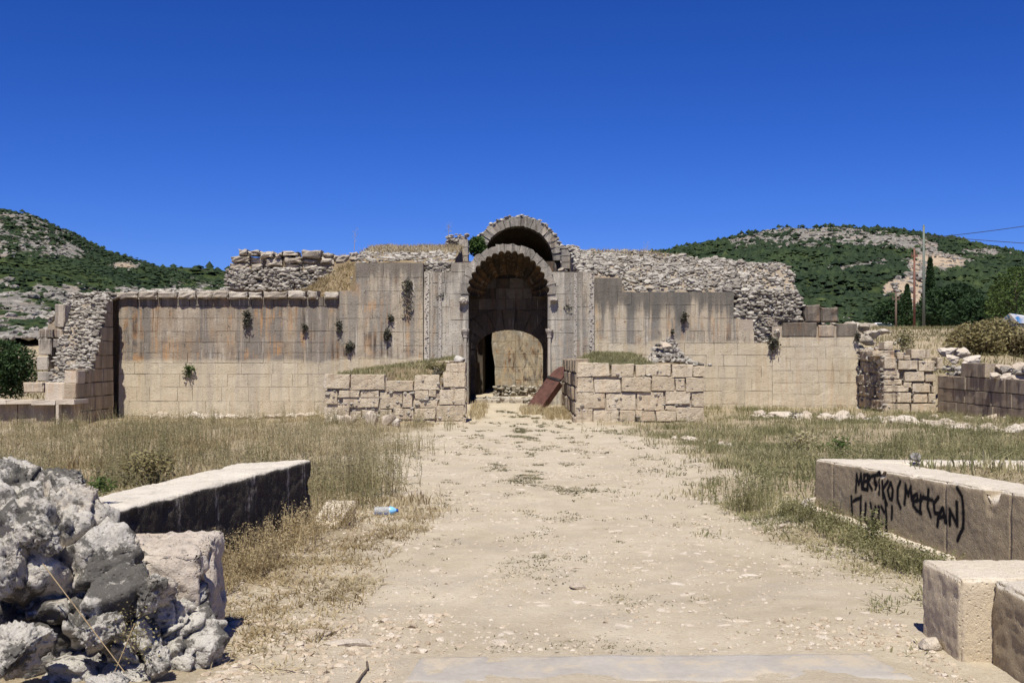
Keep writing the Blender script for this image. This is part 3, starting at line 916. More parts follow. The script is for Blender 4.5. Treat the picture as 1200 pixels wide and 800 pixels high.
# back wall with the doorway
BD = FD + 2.6
DC, DW, DSP, DRI = wx(597, BD), 39.0 * BD / F, wz(409, BD), 22.5 * BD / F
def door_half(z, grow=0.0):
    if z <= DSP: return DW + grow
    q = (z - DSP) / (DRI + grow)
    return (DW + grow) * math.sqrt(max(1 - q * q, 0)) if q < 1 else 0
ZB = [wz(p, BD) for p in (498, 480, 462, 444, 427, 410, 398, 386, 374, 363, 350, 338, 326)]
DR = 25 * BD / F
for side in (-1, 1):
    for i in range(len(ZB) - 1):
        za, zb = ZB[i], ZB[i + 1]
        if za >= DSP + DRI + DR - .05:
            continue
        g = 0.03 if zb <= DSP + .02 else DR
        a0, a1 = door_half(za, g), door_half(zb, g)
        lim = PW + .2
        if side < 0: P4 = [(PC - lim, za), (DC - a0, za), (DC - a1, zb), (PC - lim, zb)]
        else: P4 = [(DC + a0, za), (PC + lim, za), (PC + lim, zb), (DC + a1, zb)]
        P4 = np.array(P4) + np.array([[.008, .008], [-.008, .008], [-.008, -.008], [.008, -.008]])
        if min(P4[1][0] - P4[0][0], P4[2][0] - P4[3][0]) < .02: continue
        add_block(portal, "ashlar_block", P4, BD + rs.uniform(-.01, .01), .42, rs, M['inner_shade'])
courses(portal, PC - PW - .2, PC + PW + .2, [z for z in ZB if z >= DSP + DRI + DR - .06], BD, .42, rs, lambda x, z, c: M['inner_shade'] if rs.uniform() < .6 else M['band'], .4, .7)
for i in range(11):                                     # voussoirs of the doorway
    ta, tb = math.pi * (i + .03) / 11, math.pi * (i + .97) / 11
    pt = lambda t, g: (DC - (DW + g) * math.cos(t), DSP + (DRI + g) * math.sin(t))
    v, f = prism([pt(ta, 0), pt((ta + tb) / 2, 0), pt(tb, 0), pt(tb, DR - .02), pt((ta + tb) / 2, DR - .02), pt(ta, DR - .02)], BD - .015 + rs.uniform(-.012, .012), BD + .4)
    link("door_voussoir", mesh_np("door_voussoir", v, f, M['inner_shade']), portal)
# core of the door wall: a plate with the arched hole
_n = 31
_ts = np.linspace(0, math.pi, _n)
_in = np.array([(DC - DW - .02, -.6)] + [(DC - (DW + .02) * math.cos(q), DSP + (DRI + .02) * math.sin(q)) for q in _ts] + [(DC + DW + .02, -.6)])
_out = np.array([(PC - 1.7, -.6)] + [(PC - 1.7 * np.clip(math.cos(q) * 1.42, -1, 1), DSP + (4.9 - DSP) * np.clip(math.sin(q) * 1.42, 0, 1)) for q in _ts] + [(PC + 1.7, -.6)])
_m = len(_in)
_Q = lambda a, y: np.stack([a[:, 0], np.full(_m, y), a[:, 1]], -1)
_v = np.concatenate([_Q(_in, BD + .1), _Q(_out, BD + .1), _Q(_in, BD + .5), _Q(_out, BD + .5)])
_k = np.arange(_m - 1)
_q = lambda a, c: np.stack([a * _m + _k, a * _m + _k + 1, c * _m + _k + 1, c * _m + _k], -1)
link("door_wall_core", mesh_np("door_wall_core", _v, [_q(0, 1), _q(2, 0), _q(1, 3), _q(3, 2)], M['inner_shade']), portal)
# doorstep of rough stones
step = thing("door_step", "rough low stone step under the dark doorway", "step")
P, sz = [], []
for i in range(190):
    x, y = rs.uniform(wx(556, 37.5), wx(640, 37.5)), rs.uniform(37.0, 38.5)
    P.append((x, y, rs.uniform(-.08, .12))); sz.append(rs.uniform(.06, .14))
obj_box("core", (wx(556, 37.5), wx(640, 37.5), 37.1, 39.2, -.6, .10), M['core'], step)
rubble("rubble", P, np.array(sz), rs, step)
for i in range(6):
    x = wx(558, 37.6) + i * .41
    link("step_stone", block_mesh(rect(x, x + rs.uniform(.33, .4), -.16, .135 + rs.uniform(-.03, .01)), 37.02 + rs.uniform(-.05, .05), .4, rs, .03, .02, M['rubbleo']), step)

# interior wall lit by the sun, and the dark vault behind
iw = thing("interior_wall", "sunlit stained plaster wall seen through the doorway", "wall")
ID = 43.4
ys = [(577, 386), (576, 400), (577.5, 415), (580, 430), (580, 445), (581, 466)]
for i in range(len(ys) - 1):
    a, b = ys[i], ys[i + 1]
    za, zb = wz(b[1], ID), wz(a[1], ID)
    for (pa, pb) in ((a[0], 604), (604, 652)):
        P4 = [(wx(b[0] if pa == a[0] else pa, ID), za), (wx(pb, ID), za), (wx(pb, ID), zb), (wx(pa, ID), zb)]
        add_block(iw, "ashlar_block", P4, ID + rs.uniform(-.004, .004), .5, rs, M['plaster'], bevel=.010, chip=.3, rough=.006)
for zz in ((385.9, 365), (364.9, 345), (344.9, 330)):
    add_block(iw, "ashlar_block", rect(wx(577, ID), wx(652, ID), wz(zz[0], ID), wz(zz[1], ID)), ID, .5, rs, M['plaster'])
Pq = np.stack([rs.uniform(wx(580, ID), wx(650, ID), 160), ID - .1 + rs.uniform(-.12, .05, 160), rs.uniform(-.1, wz(452, ID), 160)], -1)
rubble("footing_rubble", Pq, rs.uniform(.05, .13, 160), rs, iw)
obj_box("footing", (wx(581, ID), wx(652, ID), ID - .12, ID + .5, -.6, wz(464, ID) + .03), M['rubbleo'], iw)

vault = thing("vault_arch", "broken grey barrel vault arch rising behind the portal against the sky", "arch")
VD, VC = 45.0, wx(607, 45.0)
VW, VS, VA = 41.5 * VD / F, wz(305, VD), wz(265, VD)
def vpt(t, g):
    c, s = math.cos(t), math.sin(t)
    return (VC - (VW + g) * c * (1 - .05 * s), VS + (VA - VS + g) * s ** .92)
NV = 21
for i in range(NV):
    ta, tb = math.pi * (i + .02) / NV, math.pi * (i + .98) / NV
    g = 10.8 * VD / F * (1 + rs.uniform(-.16, .12))
    pts = [vpt(ta, 0), vpt((ta + tb) / 2, 0), vpt(tb, 0), vpt(tb, g), vpt((ta + tb) / 2, g), vpt(ta, g)]
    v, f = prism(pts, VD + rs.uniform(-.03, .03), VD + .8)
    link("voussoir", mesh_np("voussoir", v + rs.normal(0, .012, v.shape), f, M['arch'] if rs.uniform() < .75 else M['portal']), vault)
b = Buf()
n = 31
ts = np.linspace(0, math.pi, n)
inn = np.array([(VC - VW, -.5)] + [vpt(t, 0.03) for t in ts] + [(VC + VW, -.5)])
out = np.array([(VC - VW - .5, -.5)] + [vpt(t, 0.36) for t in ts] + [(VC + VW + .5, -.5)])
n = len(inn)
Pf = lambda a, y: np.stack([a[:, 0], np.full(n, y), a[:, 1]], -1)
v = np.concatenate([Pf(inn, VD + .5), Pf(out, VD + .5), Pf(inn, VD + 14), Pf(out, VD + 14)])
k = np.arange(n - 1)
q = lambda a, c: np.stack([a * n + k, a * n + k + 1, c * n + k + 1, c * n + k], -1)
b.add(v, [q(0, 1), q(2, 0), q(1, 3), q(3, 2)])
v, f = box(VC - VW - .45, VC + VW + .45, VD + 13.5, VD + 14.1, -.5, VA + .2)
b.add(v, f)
b.obj("vault_shell", M['inner_shade'], vault)
P, sz = [], []
for i in range(520):                                    # rubble riding on the extrados
    t = rs.uniform(.25, math.pi - .12)
    g = 10.2 * VD / F + min(abs(rs.normal(0, .05)), .1)
    p = vpt(t, g)
    P.append((p[0], VD + rs.uniform(.0, 1.4), p[1])); sz.append(rs.uniform(.05, .14))
rubble("rubble", P, np.array(sz), rs, vault)
def stub(label, px0, px1, py0, py1, d, right_dark):
    o = thing("broken_pier", label, "pier")
    zb, zt = wz(py1, d), wz(py0, d)
    x0, x1 = wx(px0, d), wx(px1, d)
    obj_box("core", (x0 + .05, x1 - .05, d + .1, d + 1.2, zb - 1.0, zt - .12), M['core'], o)
    P = np.stack([rs.uniform(x0, x1, 260), rs.uniform(d, d + 1.1, 260), rs.uniform(zb - .3, zt, 260)], -1)
    P[:, 1] = np.where(P[:, 2] < zt - .15, d + rs.uniform(0, .15, 260), P[:, 1])
    rubble("rubble", P, rs.uniform(.05, .13, 260), rs, o)
    h = (zt - zb) / 3
    for i in range(3):
        xa = x1 - .32 if right_dark else x0
        link("ashlar_block", block_mesh(rect(xa, xa + .34, zb - .2 + i * h, zb - .2 + (i + 1) * h - .02), d - .1, .9, rs, mat=M['portal']), o)
stub("broken masonry pier beside the ivy, left of the vault arch", 523, 548, 274, 303, 42.0, True)
stub("small broken masonry pier right of the vault arch", 658, 679, 286, 309, 43.0, False)

# ------------------------------------------------------------------ right facade wall
rs = np.random.RandomState(303)
wallD = thing("facade_wall", "blackened-top ashlar wall right of the portal below the rubble slope", "wall")
zD = [fz(p) for p in (505, 488, 473, 458, 443, 429, 416, 402, 388, 373, 357, 342)]
pickD = lambda x, z, ci: M['wallD']
def clipD(z):
    return (fx(697), fx(860) if z > fz(374) else (fx(866) if z > fz(389) else (fx(884) if z > fz(402.5) else fx(905))))
courses(wallD, fx(697), fx(905), zD, FD, .5, rs, pickD, .42, 1.0, clip=clipD, stepped=True)
courses(wallD, fx(697), fx(729), [fz(342), fz(326)], FD, .5, rs, lambda x, z, c: M['wallD'], .5, .9)
obj_box("mortar", (fx(697.2), fx(859), FD + .05, FD + .9, fz(374), fz(343)), M['mortar'], wallD)
obj_box("mortar", (fx(697.2), fx(883), FD + .052, FD + .9, -.9, fz(374.1)), M['mortar'], wallD)

wallE = thing("facade_wall", "pale ashlar wall at the right end topped by two loose blackened blocks", "wall")
zE = [fz(p) for p in (505, 488, 475, 462, 448, 434, 420, 406, 395)]
courses(wallE, fx(905), fx(1006), zE, FD - .02, .5, rs, lambda x, z, c: M['wallE'], .42, 1.0)
for a, b, t in ((917, 957, 378), (959, 978, 381), (981, 1004, 379)):
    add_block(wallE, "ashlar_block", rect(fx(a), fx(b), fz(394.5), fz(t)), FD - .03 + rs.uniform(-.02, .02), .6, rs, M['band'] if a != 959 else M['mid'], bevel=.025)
for a, b, t in ((945, 963, 357), (963.5, 984, 360)):
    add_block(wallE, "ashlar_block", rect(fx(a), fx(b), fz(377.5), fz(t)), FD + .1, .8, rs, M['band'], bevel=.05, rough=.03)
obj_box("mortar", (fx(905.3), fx(1005), FD + .06, FD + .9, -.9, fz(382)), M['mortar'], wallE)

# ------------------------------------------------------------------ hall ruin: earth and rubble mass on top of the hall
def mass(name, xs, ys, zf, parent, mat, base=0.0):
    X, Y = np.meshgrid(xs, ys)
    Z = zf(X, Y)
    nx, ny = len(xs), len(ys)
    v = np.stack([X, Y, Z], -1).reshape(-1, 3)
    f = [quad_grid(nx - 1, ny - 1)]
    ring = [i for i in range(nx)] + [r * nx + nx - 1 for r in range(1, ny)] + [(ny - 1) * nx + c for c in range(nx - 2, -1, -1)] + [r * nx for r in range(ny - 2, 0, -1)]
    ring = np.array(ring)
    low = v[ring].copy(); low[:, 2] = base
    k = np.arange(len(ring)); k2 = (k + 1) % len(ring)
    n0 = len(v)
    f.append(np.stack([ring[k2], ring[k], n0 + k, n0 + k2], -1))
    return link(name, mesh_np(name, np.concatenate([v, low]), f, mat, False), parent)

rs = np.random.RandomState(404)
XL0 = wx(268, 39.0)
def zL(x, y):
    low = 3.62 + .06 * (y - 36.4) + .05 * fbm2(x, y, 1.5, 3, 3.)
    # grassy mound leaning on the taller wall
    mound = 1.0 * S(wx(345, 38), wx(415, 38), x) * S(36.3, 38.2, y)
    front = np.maximum(low + mound, low)
    wall_z = np.interp(x, [wx(262, 39.), wx(270, 39.), wx(300, 39), wx(420, 39), wx(440, 41), wx(525, 41), -1.5], [3.7, 4.75, 5.0, 5.05, 5.4, 5.6, 5.6])
    step_y = 38.55
    hi = wall_z + .06 * fbm2(x, y, .9, 3, 6.)
    zz = front + (hi - front) * S(step_y - .08, step_y + .12, y)
    tall = np.interp(y, [36.3, 37, 39, 41.2, 60], [4.62, 4.85, 5.2, 5.62, 5.6]) + .08 * fbm2(x, y, .9, 3, 8.)
    w = S(wx(412, 37), wx(420, 37), x)
    zz = zz * (1 - w) + tall * w
    return zz
def zLw(x, y):
    return 3.55 + .1 * fbm2(x, y, .8, 3, 1.) + .25 * S(36.5, 38.5, y) - .8 * S(-11, -13.5, x) * 0
hallL = thing("hall_ruin", "ruined roof mass of boulders, rubble and dry grass above the left wall", "ruin")
mass("earth_core", np.linspace(wx(268, 38.5), -1.9, 110), np.concatenate([np.linspace(36.4, 42, 60), np.linspace(42.4, 50, 14)]), zL, hallL, M['dry_earth'])
mass("earth_core", np.linspace(-12.9, wx(267.5, 38.5), 40), np.linspace(36.4, 45, 40), zLw, hallL, M['core'])
Z3 = lambda zx, zy, d: (wx(260 + zx / 6.956, d), wz(285 + zy / 6.956, d))
for (a, c, b_, d_) in [(65, 105, 225, 160), (228, 110, 345, 165), (60, 162, 225, 214), (228, 168, 335, 214), (130, 48, 208, 100), (208, 58, 298, 105), (300, 64, 420, 122),
                       (425, 78, 482, 120), (484, 66, 615, 108), (640, 56, 805, 122), (500, 112, 648, 166), (350, 126, 492, 190), (650, 130, 770, 168), (798, 116, 908, 166),
                       (910, 96, 1030, 165), (40, 216, 200, 262), (500, 170, 640, 205), (652, 172, 790, 208), (1035, 70, 1110, 150), (815, 80, 905, 112)]:
    d = 38.45 + rs.uniform(-.08, .12)
    (xa, zb), (xb, za) = Z3(a, c, d), Z3(b_, d_, d)
    link("boulder_block", block_mesh(rect(xa + .02, xb - .02, za + .02, zb), d, rs.uniform(.6, 1.0), rs, bevel=.06, rough=.05, mat=M['rubbleo'], res=.18, chip=.9), hallL)
P, sz = [], []
for i in range(620):                                    # coursed small rubble face under the big blocks
    zx, zy = rs.uniform(40, 960), rs.uniform(205, 385)
    if zy > 385 - max(0, zx - 700) * .42: continue
    x, z = Z3(zx, zy, 38.5)
    P.append((x, 38.48 + rs.uniform(-.05, .05), z)); sz.append(rs.uniform(.08, .16))
for i in range(1100):                                   # loose rubble over the roof left of that and along its edge
    x, y = rs.uniform(-12.9, wx(268, 38.5)), 36.5 + abs(rs.normal(0, 1.6))
    P.append((x, y, float(zLw(x, y)) + rs.uniform(-.04, .06))); sz.append(rs.uniform(.06, .17))
for i in range(900):
    x, y = rs.uniform(wx(412, 37), -1.95), rs.uniform(36.45, 41.5)
    P.append((x, y, float(zL(x, y)) + rs.uniform(-.05, .03))); sz.append(rs.uniform(.05, .15))
for i in range(420):
    x, z = rs.uniform(fx(498), fx(530)), rs.uniform(fz(320), fz(306))
    P.append((x, 36.38 + rs.uniform(-.05, .1), z)); sz.append(rs.uniform(.05, .13))
for i in range(300):
    x, y = rs.uniform(wx(268, 38.5), wx(430, 38.5)), rs.uniform(38.8, 41)
    P.append((x, y, float(zL(x, y)) + rs.uniform(-.05, .03))); sz.append(rs.uniform(.06, .2))
rubble("rubble", P, np.array(sz), rs, hallL)

hallR = thing("hall_ruin", "long sloping bank of loose grey rubble above the right wall", "ruin")
def zR(x, y):
    f0 = np.interp(x, [1.5, wx(727, 36), wx(733, 36), wx(858, 36), wx(880, 36), wx(915, 36), wx(930, 36), wx(950, 36), wx(985, 36), 12], [4.25, 4.15, 3.68, 3.66, 3.5, 2.75, 2.62, 2.6, 2.2, 1.6])
    top = np.interp(x, [1.5, wx(690, 41), wx(760, 41), wx(850, 41), wx(912, 40), wx(921, 39.5), wx(945, 38.5), wx(985, 38), 12.5], [5.5, 5.40, 5.3, 5.0, 4.72, 3.7, 3.0, 2.2, 1.5])
    run = np.interp(x, [2, 8.0, 9.5, 12], [4.4, 3.8, 2.2, 1.8])
    t = np.clip((y - 36.4) / run, 0, 1)
    return f0 + (top - f0) * (t ** .8) + .10 * fbm2(x, y, 1.1, 3, 12.)
mass("earth_core", np.linspace(2.25, 12.0, 100), np.concatenate([np.linspace(36.4, 42, 56), np.linspace(42.5, 50, 10)]), zR, hallR, M['core'])
P, sz = [], []
for i in range(7500):
    x = rs.uniform(1.9, 11.6); y = 36.45 + rs.uniform(0, 1) ** 1.1 * 5.2
    if y > 36.5 + np.interp(x, [2, 8, 9.5, 12], [5.2, 4.6, 2.8, 2.2]): continue
    P.append((max(x, 2.3), y, float(zR(x, y)) + rs.uniform(-.06, .08))); sz.append(rs.uniform(.04, .10) if rs.uniform() < .88 else rs.uniform(.10, .22))
for i in range(1100):                                    # broken wall core left of the pale wall
    px, py = rs.uniform(862, 942), rs.uniform(340, 402)
    if py > 376 and px > 915: continue
    P.append((fx(px), FD + .24 + rs.uniform(-.10, .06) + (.25 * (402 - py) / 60 if px > 905 else 0), fz(py))); sz.append(rs.uniform(.06, .15))
rubble("rubble", P, np.array(sz), rs, hallR)
mass("broken_core", np.linspace(fx(862), fx(916), 14), np.linspace(FD + .3, FD + .9, 4), lambda x, y: fz(352) + 0 * x - .8 * S(fx(895), fx(916), x), hallR, M['core'])
for (pa, pc, pb, pd, d) in [(884, 312, 902, 326, 39.2), (899, 309, 919, 327, 39.0), (866, 334, 880, 345, 37.2), (668, 306, 686, 318, 38.2), (650, 312, 668, 322, 37.4),
                            (690, 300, 702, 308, 40.5), (893, 372, 913, 384, 36.2), (903, 384, 917, 394, 36.1), (812, 328, 824, 337, 37.2), (756, 334, 768, 341, 36.6)]:
    c = W((pa + pb) / 2, (pc + pd) / 2, d)
    o = link("boulder", rock_mesh(((pb - pa) / 2 * d / F * 1.25, .38, (pd - pc) / 2 * d / F * 1.3), rs, M['rubbleo'], 3, 10, .05), hallR)
    o.location = c

# ------------------------------------------------------------------ left wing: broken end of a wall coming towards the camera
rs = np.random.RandomState(505)
wing = thing("broken_wing_wall", "broken cross wall at the left end with exposed rubble core and stepped ashlar faces", "wall")
XW = -12.9
zW = [-.55, -.1, .33, .76, 1.18, 1.6, 2.05, 2.5, 2.95, 3.4]
ends = [32.4, 32.4, 32.45, 32.5, 34.0, 34.25, 34.5, 34.85, 35.05, 35.2]
for i in range(len(zW) - 1):
    ys = split(ends[i], 35.55, .5, 1.0, rs)
    for a, b in zip(ys[:-1], ys[1:]):
        add_block(wing, "ashlar_block", rect(a + .004, b - .004, zW[i] + .004, zW[i + 1] - .004), -XW + rs.uniform(-.015, .015), .34, rs, M['wing'], axis='x+', bevel=.02)
for (pa, pc, pb, pd, m, d) in [(45, 385, 62, 396, 'portal', 34.5), (63, 385, 73, 396, 'mid', 34.5), (64, 356, 76, 384, 'portal', 34.6), (44, 397, 60, 416, 'portal', 34.5), (61, 397, 73, 408, 'portal', 34.5),
                               (43, 417, 57, 434, 'portal', 34.5), (43, 435, 66, 447, 'portal', 34.4), (52, 448, 89, 470, 'new', 32.6), (27, 448, 51, 460, 'mid', 32.9), (75, 434, 91, 450, 'new', 32.5)]:
    xa, xb, za, zb = wx(pa, d), wx(pb, d), wz(pd, d), wz(pc, d)
    add_block(wing, "ashlar_block", rect(xa + .01, xb - .01, za + .01, zb - .01), d + rs.uniform(-.03, .03), .6, rs, M[m], bevel=.025)
def zWing(x, y):
    return np.interp(y, [33.7, 34.0, 34.35, 34.75, 35.2, 35.6], [.75, 1.05, 1.65, 2.6, 3.25, 3.5]) + .12 * fbm2(x, y, 1.6, 3, 5.)
mass("rubble_core", np.linspace(-14.2, XW - .32, 20), np.linspace(33.7, 37, 36), zWing, wing, M['core'], -.5)
mass("rubble_core", np.linspace(-14.75, -14.21, 8), np.linspace(34.9, 37, 12), lambda x, y: 2.6 + .5 * S(-14.7, -14.2, x) + .1 * fbm2(x, y, 2., 2, 8.), wing, M['core'], -.5)
P, sz = [], []
for i in range(1500):
    x, y = rs.uniform(-14.25, XW - .25), rs.uniform(33.65, 36.8)
    P.append((x, y, float(zWing(x, y)) + rs.uniform(-.06, .06))); sz.append(rs.uniform(.04, .13))
for i in range(260):
    x, y = rs.uniform(-14.8, -14.1), rs.uniform(34.9, 36.8)
    P.append((x, y, 2.65 + .5 * (x + 14.8) / .6 + rs.uniform(-.05, .1))); sz.append(rs.uniform(.05, .15))
for i in range(420):
    y = rs.uniform(33.3, 35.5)
    z = float(np.interp(y, [32.5, 33.9, 34.0, 34.3, 34.5, 34.85, 35.05, 35.3], [1.2, 1.2, 1.6, 2.05, 2.5, 2.95, 3.3, 3.45]))
    P.append((rs.uniform(-13.35, -12.93), y, z + rs.uniform(-.12, .08))); sz.append(rs.uniform(.05, .15))
for i in range(260):
    P.append((rs.uniform(-14.3, -12.95), rs.uniform(35.4, 36.6), 3.52 + rs.uniform(-.06, .1))); sz.append(rs.uniform(.05, .15))
rubble("rubble", P, np.array(sz), rs, wing)

bench = thing("stone_ledge", "low flat stone ledge with pale top at the left edge below the broken wall", "ledge")
for i, (a, b) in enumerate(((-30, 8), (8.5, 38), (38.5, 66), (66.5, 88))):
    d = 32.0
    v, f = box(wx(a, d), wx(b, d), d - .1 + .04 * (i % 2), d + 1.0, .16, .29 - .015 * (i % 3))
    link("slab", mesh_np("slab", v + rs.normal(0, .012, v.shape), f, M['pale']), bench)
for a, b in ((-25, 20), (21, 64), (69, 86)):
    add_block(bench, "ashlar_block", rect(wx(a, 32.2), wx(b, 32.2), -.5, .158), 32.2, .6, rs, M['wing'])
add_block(bench, "post", rect(wx(64.5, 31.9), wx(68, 31.9), -.5, .158), 31.95, .2, rs, M['pale'])

# ------------------------------------------------------------------ low walls either side of the path
LD = 28.5
rs = np.random.RandomState(606)
def low_wall(label, rects, ox, oy, sc, x0, x1, ret_side, fill, seed):
    o = thing("low_wall", label, "wall")
    for (a, c, b, d_) in rects:
        xa, xb = wx(ox + a / sc, LD), wx(ox + b / sc, LD)
        za, zb = wz(oy + d_ / sc, LD), wz(oy + c / sc, LD)
        j = lambda: rs.uniform(-.022, .022)
        P4 = [(xa + j(), za + j()), (xb + j(), za + j()), (xb + j(), zb + j() * .6), (xa + j(), zb + j() * .6)]
        add_block(o, "wall_stone", P4, LD + rs.uniform(-.03, .03), .45, rs, M['low'], bevel=.012, rough=.009, res=.13, chip=.9)
    return o
lw = low_wall("low rough limestone wall on the left of the path, big blocks on its left top",
              [(60, 245, 250, 350), (262, 245, 505, 358), (60, 362, 158, 460), (170, 360, 322, 412), (332, 362, 468, 410), (200, 412, 468, 490), (60, 485, 163, 575),
               (166, 480, 250, 580), (262, 520, 340, 575), (345, 510, 440, 550), (475, 375, 640, 500), (643, 380, 718, 490), (525, 290, 715, 368), (730, 250, 912, 355), (730, 362, 835, 428),
               (838, 360, 893, 412), (730, 432, 900, 488), (735, 492, 885, 575), (570, 500, 725, 580), (470, 505, 562, 575), (940, 228, 1100, 342), (915, 355, 1022, 468),
               (1030, 350, 1100, 468), (893, 475, 1095, 585), (960, 165, 1110, 222), (560, 588, 720, 650), (725, 588, 880, 650), (885, 592, 1095, 650), (60, 580, 300, 650), (305, 560, 555, 650),
               (60, 652, 400, 720), (405, 652, 760, 720), (765, 652, 1095, 720)], 370, 400, 6.316, 380, 547, 1, None, 1)
xl0, xl1 = wx(380, LD), wx(543.5, LD)
def zLf(x, y):
    edge = np.interp(x, [xl0, wx(450, LD), wx(455, LD), wx(515, LD), wx(520, LD), xl1], [1.12, 1.12, .9, 1.1, 1.25, 1.35])
    return edge + (np.interp(x, [xl0, xl1], [1.15, 1.62]) - edge) * S(28.6, 33, y) - .08 + .06 * fbm2(x, y, 1.4, 3, 2.)
mass("earth_fill", np.linspace(xl0 + .12, -1.72, 40), np.linspace(LD + .1, 35.9, 50), zLf, lw, M['dry_earth'], -.5)
P = [(wx(rs.uniform(383, 545), LD), LD + rs.uniform(.02, .16), wz(rs.uniform(440, 495), LD)) for i in range(330)]
P = [p for p in P if p[2] < float(zLf(p[0], LD + .3)) + .05]
rubble("joint_rubble", P, rs.uniform(.04, .10, len(P)), rs, lw)
obj_box("mortar", (xl0 + .06, wx(453, LD), LD + .085, LD + .3, -.5, 1.02), M['mortar'], lw)
obj_box("mortar", (wx(453, LD) + .002, wx(545, LD), LD + .085, LD + .3, -.5, .82), M['mortar'], lw)
# side towards the path
for i, z in enumerate(np.arange(-.35, 1.1, .36)):
    add_block(lw, "wall_stone", rect(LD + .02, LD + .7, z + .015, z + .345), -wx(546, LD) + rs.uniform(-.03, .02), .4, rs, M['low'], axis='x+', bevel=.03)
    ys = split(LD + .72, 35.7, .45, .9, rs)
    for a, b in zip(ys[:-1], ys[1:]):
        add_block(lw, "wall_stone", rect(a + .015, b - .015, z + .015, z + .345), 1.66 + rs.uniform(-.03, .03), .35, rs, M['low'], axis='x+', bevel=.03)

rw = low_wall("low rough limestone wall on the right of the path with a straight pale top course",
              [(218, 150, 445, 248), (455, 160, 620, 245), (628, 165, 702, 245), (706, 160, 880, 240), (885, 160, 1030, 250), (1035, 175, 1120, 250), (220, 255, 332, 352), (340, 265, 522, 355),
               (528, 250, 735, 352), (745, 243, 905, 347), (910, 258, 972, 347), (980, 255, 1112, 352), (215, 356, 418, 474), (425, 362, 632, 480), (640, 358, 830, 482), (838, 352, 1015, 445),
               (1020, 358, 1112, 460), (215, 480, 327, 574), (332, 484, 510, 587), (515, 486, 627, 578), (632, 488, 768, 562), (775, 488, 912, 562), (918, 466, 1112, 562), (838, 450, 912, 484),
               (215, 592, 600, 660), (605, 580, 900, 660), (905, 566, 1112, 660)], 640, 400, 6.0, 672, 826, -1, None, 2)
xr0, xr1 = wx(675, LD), wx(826, LD)
def zRf(x, y):
    return np.interp(x, [xr0, xr1], [1.30, 1.2]) - .07 + .35 * S(29, 35, y) * S(wx(690, LD), wx(720, LD), x) + .06 * fbm2(x, y, 1.4, 3, 7.) - .9 * S(wx(790, LD), wx(826, LD), x) * S(30.5, 28.6, y) * 0
mass("earth_fill", np.linspace(xr0 + .1, xr1 - .1, 40), np.linspace(LD + .1, 35.9, 50), zRf, rw, M['dry_earth'], -.5)
P = [(wx(rs.uniform(676, 824), LD), LD + rs.uniform(.02, .16), wz(rs.uniform(428, 495), LD)) for i in range(280)]
P = [p for p in P if p[2] < 1.2]
rubble("joint_rubble", P, rs.uniform(.04, .09, len(P)), rs, rw)
obj_box("mortar", (wx(675, LD), wx(825, LD), LD + .085, LD + .3, -.5, 1.1), M['mortar'], rw)
for i, z in enumerate(np.arange(-.35, 1.15, .37)):
    ys = split(LD + .02, 35.7, .45, .9, rs)
    for a, b in zip(ys[:-1], ys[1:]):
        add_block(rw, "wall_stone", rect(-b + .015, -a - .015, z + .015, z + .355), wx(673, LD) + rs.uniform(-.04, .04), .35, rs, M['wing'], axis='x-', bevel=.03)
P, sz = [], []                                          # heap of rubble lying on the fill
for i in range(420):
    px, py = rs.normal(783, 16), 0
    y = rs.uniform(32.5, 34.5)
    x = wx(px, 33.4)
    h = .85 * math.exp(-((px - 783) / 20) ** 2) * (1 - abs(y - 33.6) / 1.6)
    P.append((x, y, 1.30 + max(h, 0) * rs.uniform(.3, 1))); sz.append(rs.uniform(.06, .16))
hp = thing("rubble_heap", "heap of loose pale stones on the grass behind the right low wall", "rubble")
rubble("loose_stone", P, np.array(sz), rs, hp, 'rubble', protos=STONES)
for (px, py, r) in ((779, 404, .27), (769, 418, .16), (800, 421, .16), (792, 412, .14), (760, 423, .15)):
    q = W(px, py, 33.2)
    o = link("stone", rock_mesh((r * 1.3, r, r * .7), rs, M['pale'], 3, 10, .05), hp); o.location = q
# end stone of the pale wall beside the heap
stn = rs

# ------------------------------------------------------------------ right end: pier and receding wall
rs = np.random.RandomState(707)
pier = thing("rough_pier", "lit rough-stone pier at the right end beside the pale wall", "pier")
GD = 33.5
Z7 = lambda zx, zy, d: (wx(1000 + zx / 5.715, d), wz(360 + zy / 5.715, d))
for (a, c, b, d_) in [(203, 332, 285, 412), (205, 415, 315, 480), (203, 484, 330, 520), (203, 522, 372, 568), (203, 572, 290, 640), (292, 570, 390, 640), (300, 352, 432, 418), (436, 355, 550, 430),
                      (342, 430, 478, 498), (482, 445, 556, 500), (396, 505, 520, 572), (335, 500, 392, 540), (524, 525, 556, 575), (402, 580, 500, 640), (504, 578, 556, 640), (388, 278, 520, 345),
                      (560, 335, 600, 415), (203, 644, 380, 720), (385, 644, 556, 720), (130, 290, 250, 330), (205, 230, 270, 285), (290, 300, 340, 350), (342, 320, 385, 352)]:
    (xa, zb), (xb, za) = Z7(a, c, GD), Z7(b, d_, GD)
    add_block(pier, "wall_stone", rect(xa + .012, xb - .012, za + .012, zb - .012), GD + rs.uniform(-.04, .04), .5, rs, M['low'], bevel=.014, rough=.010, res=.13, chip=1.0)
xp0, xp1 = wx(1034.5, GD), wx(1097.5, GD)
for i, z in enumerate(np.arange(-.5, 1.5, .38)):
    ys = split(GD + .02, 35.9, .4, .8, rs)
    for a, b in zip(ys[:-1], ys[1:]):
        add_block(pier, "wall_stone", rect(-b + .015, -a - .015, z + .015, z + .365), xp0 + rs.uniform(-.06, .06), .4, rs, M['mid'], axis='x-', bevel=.05, rough=.04)
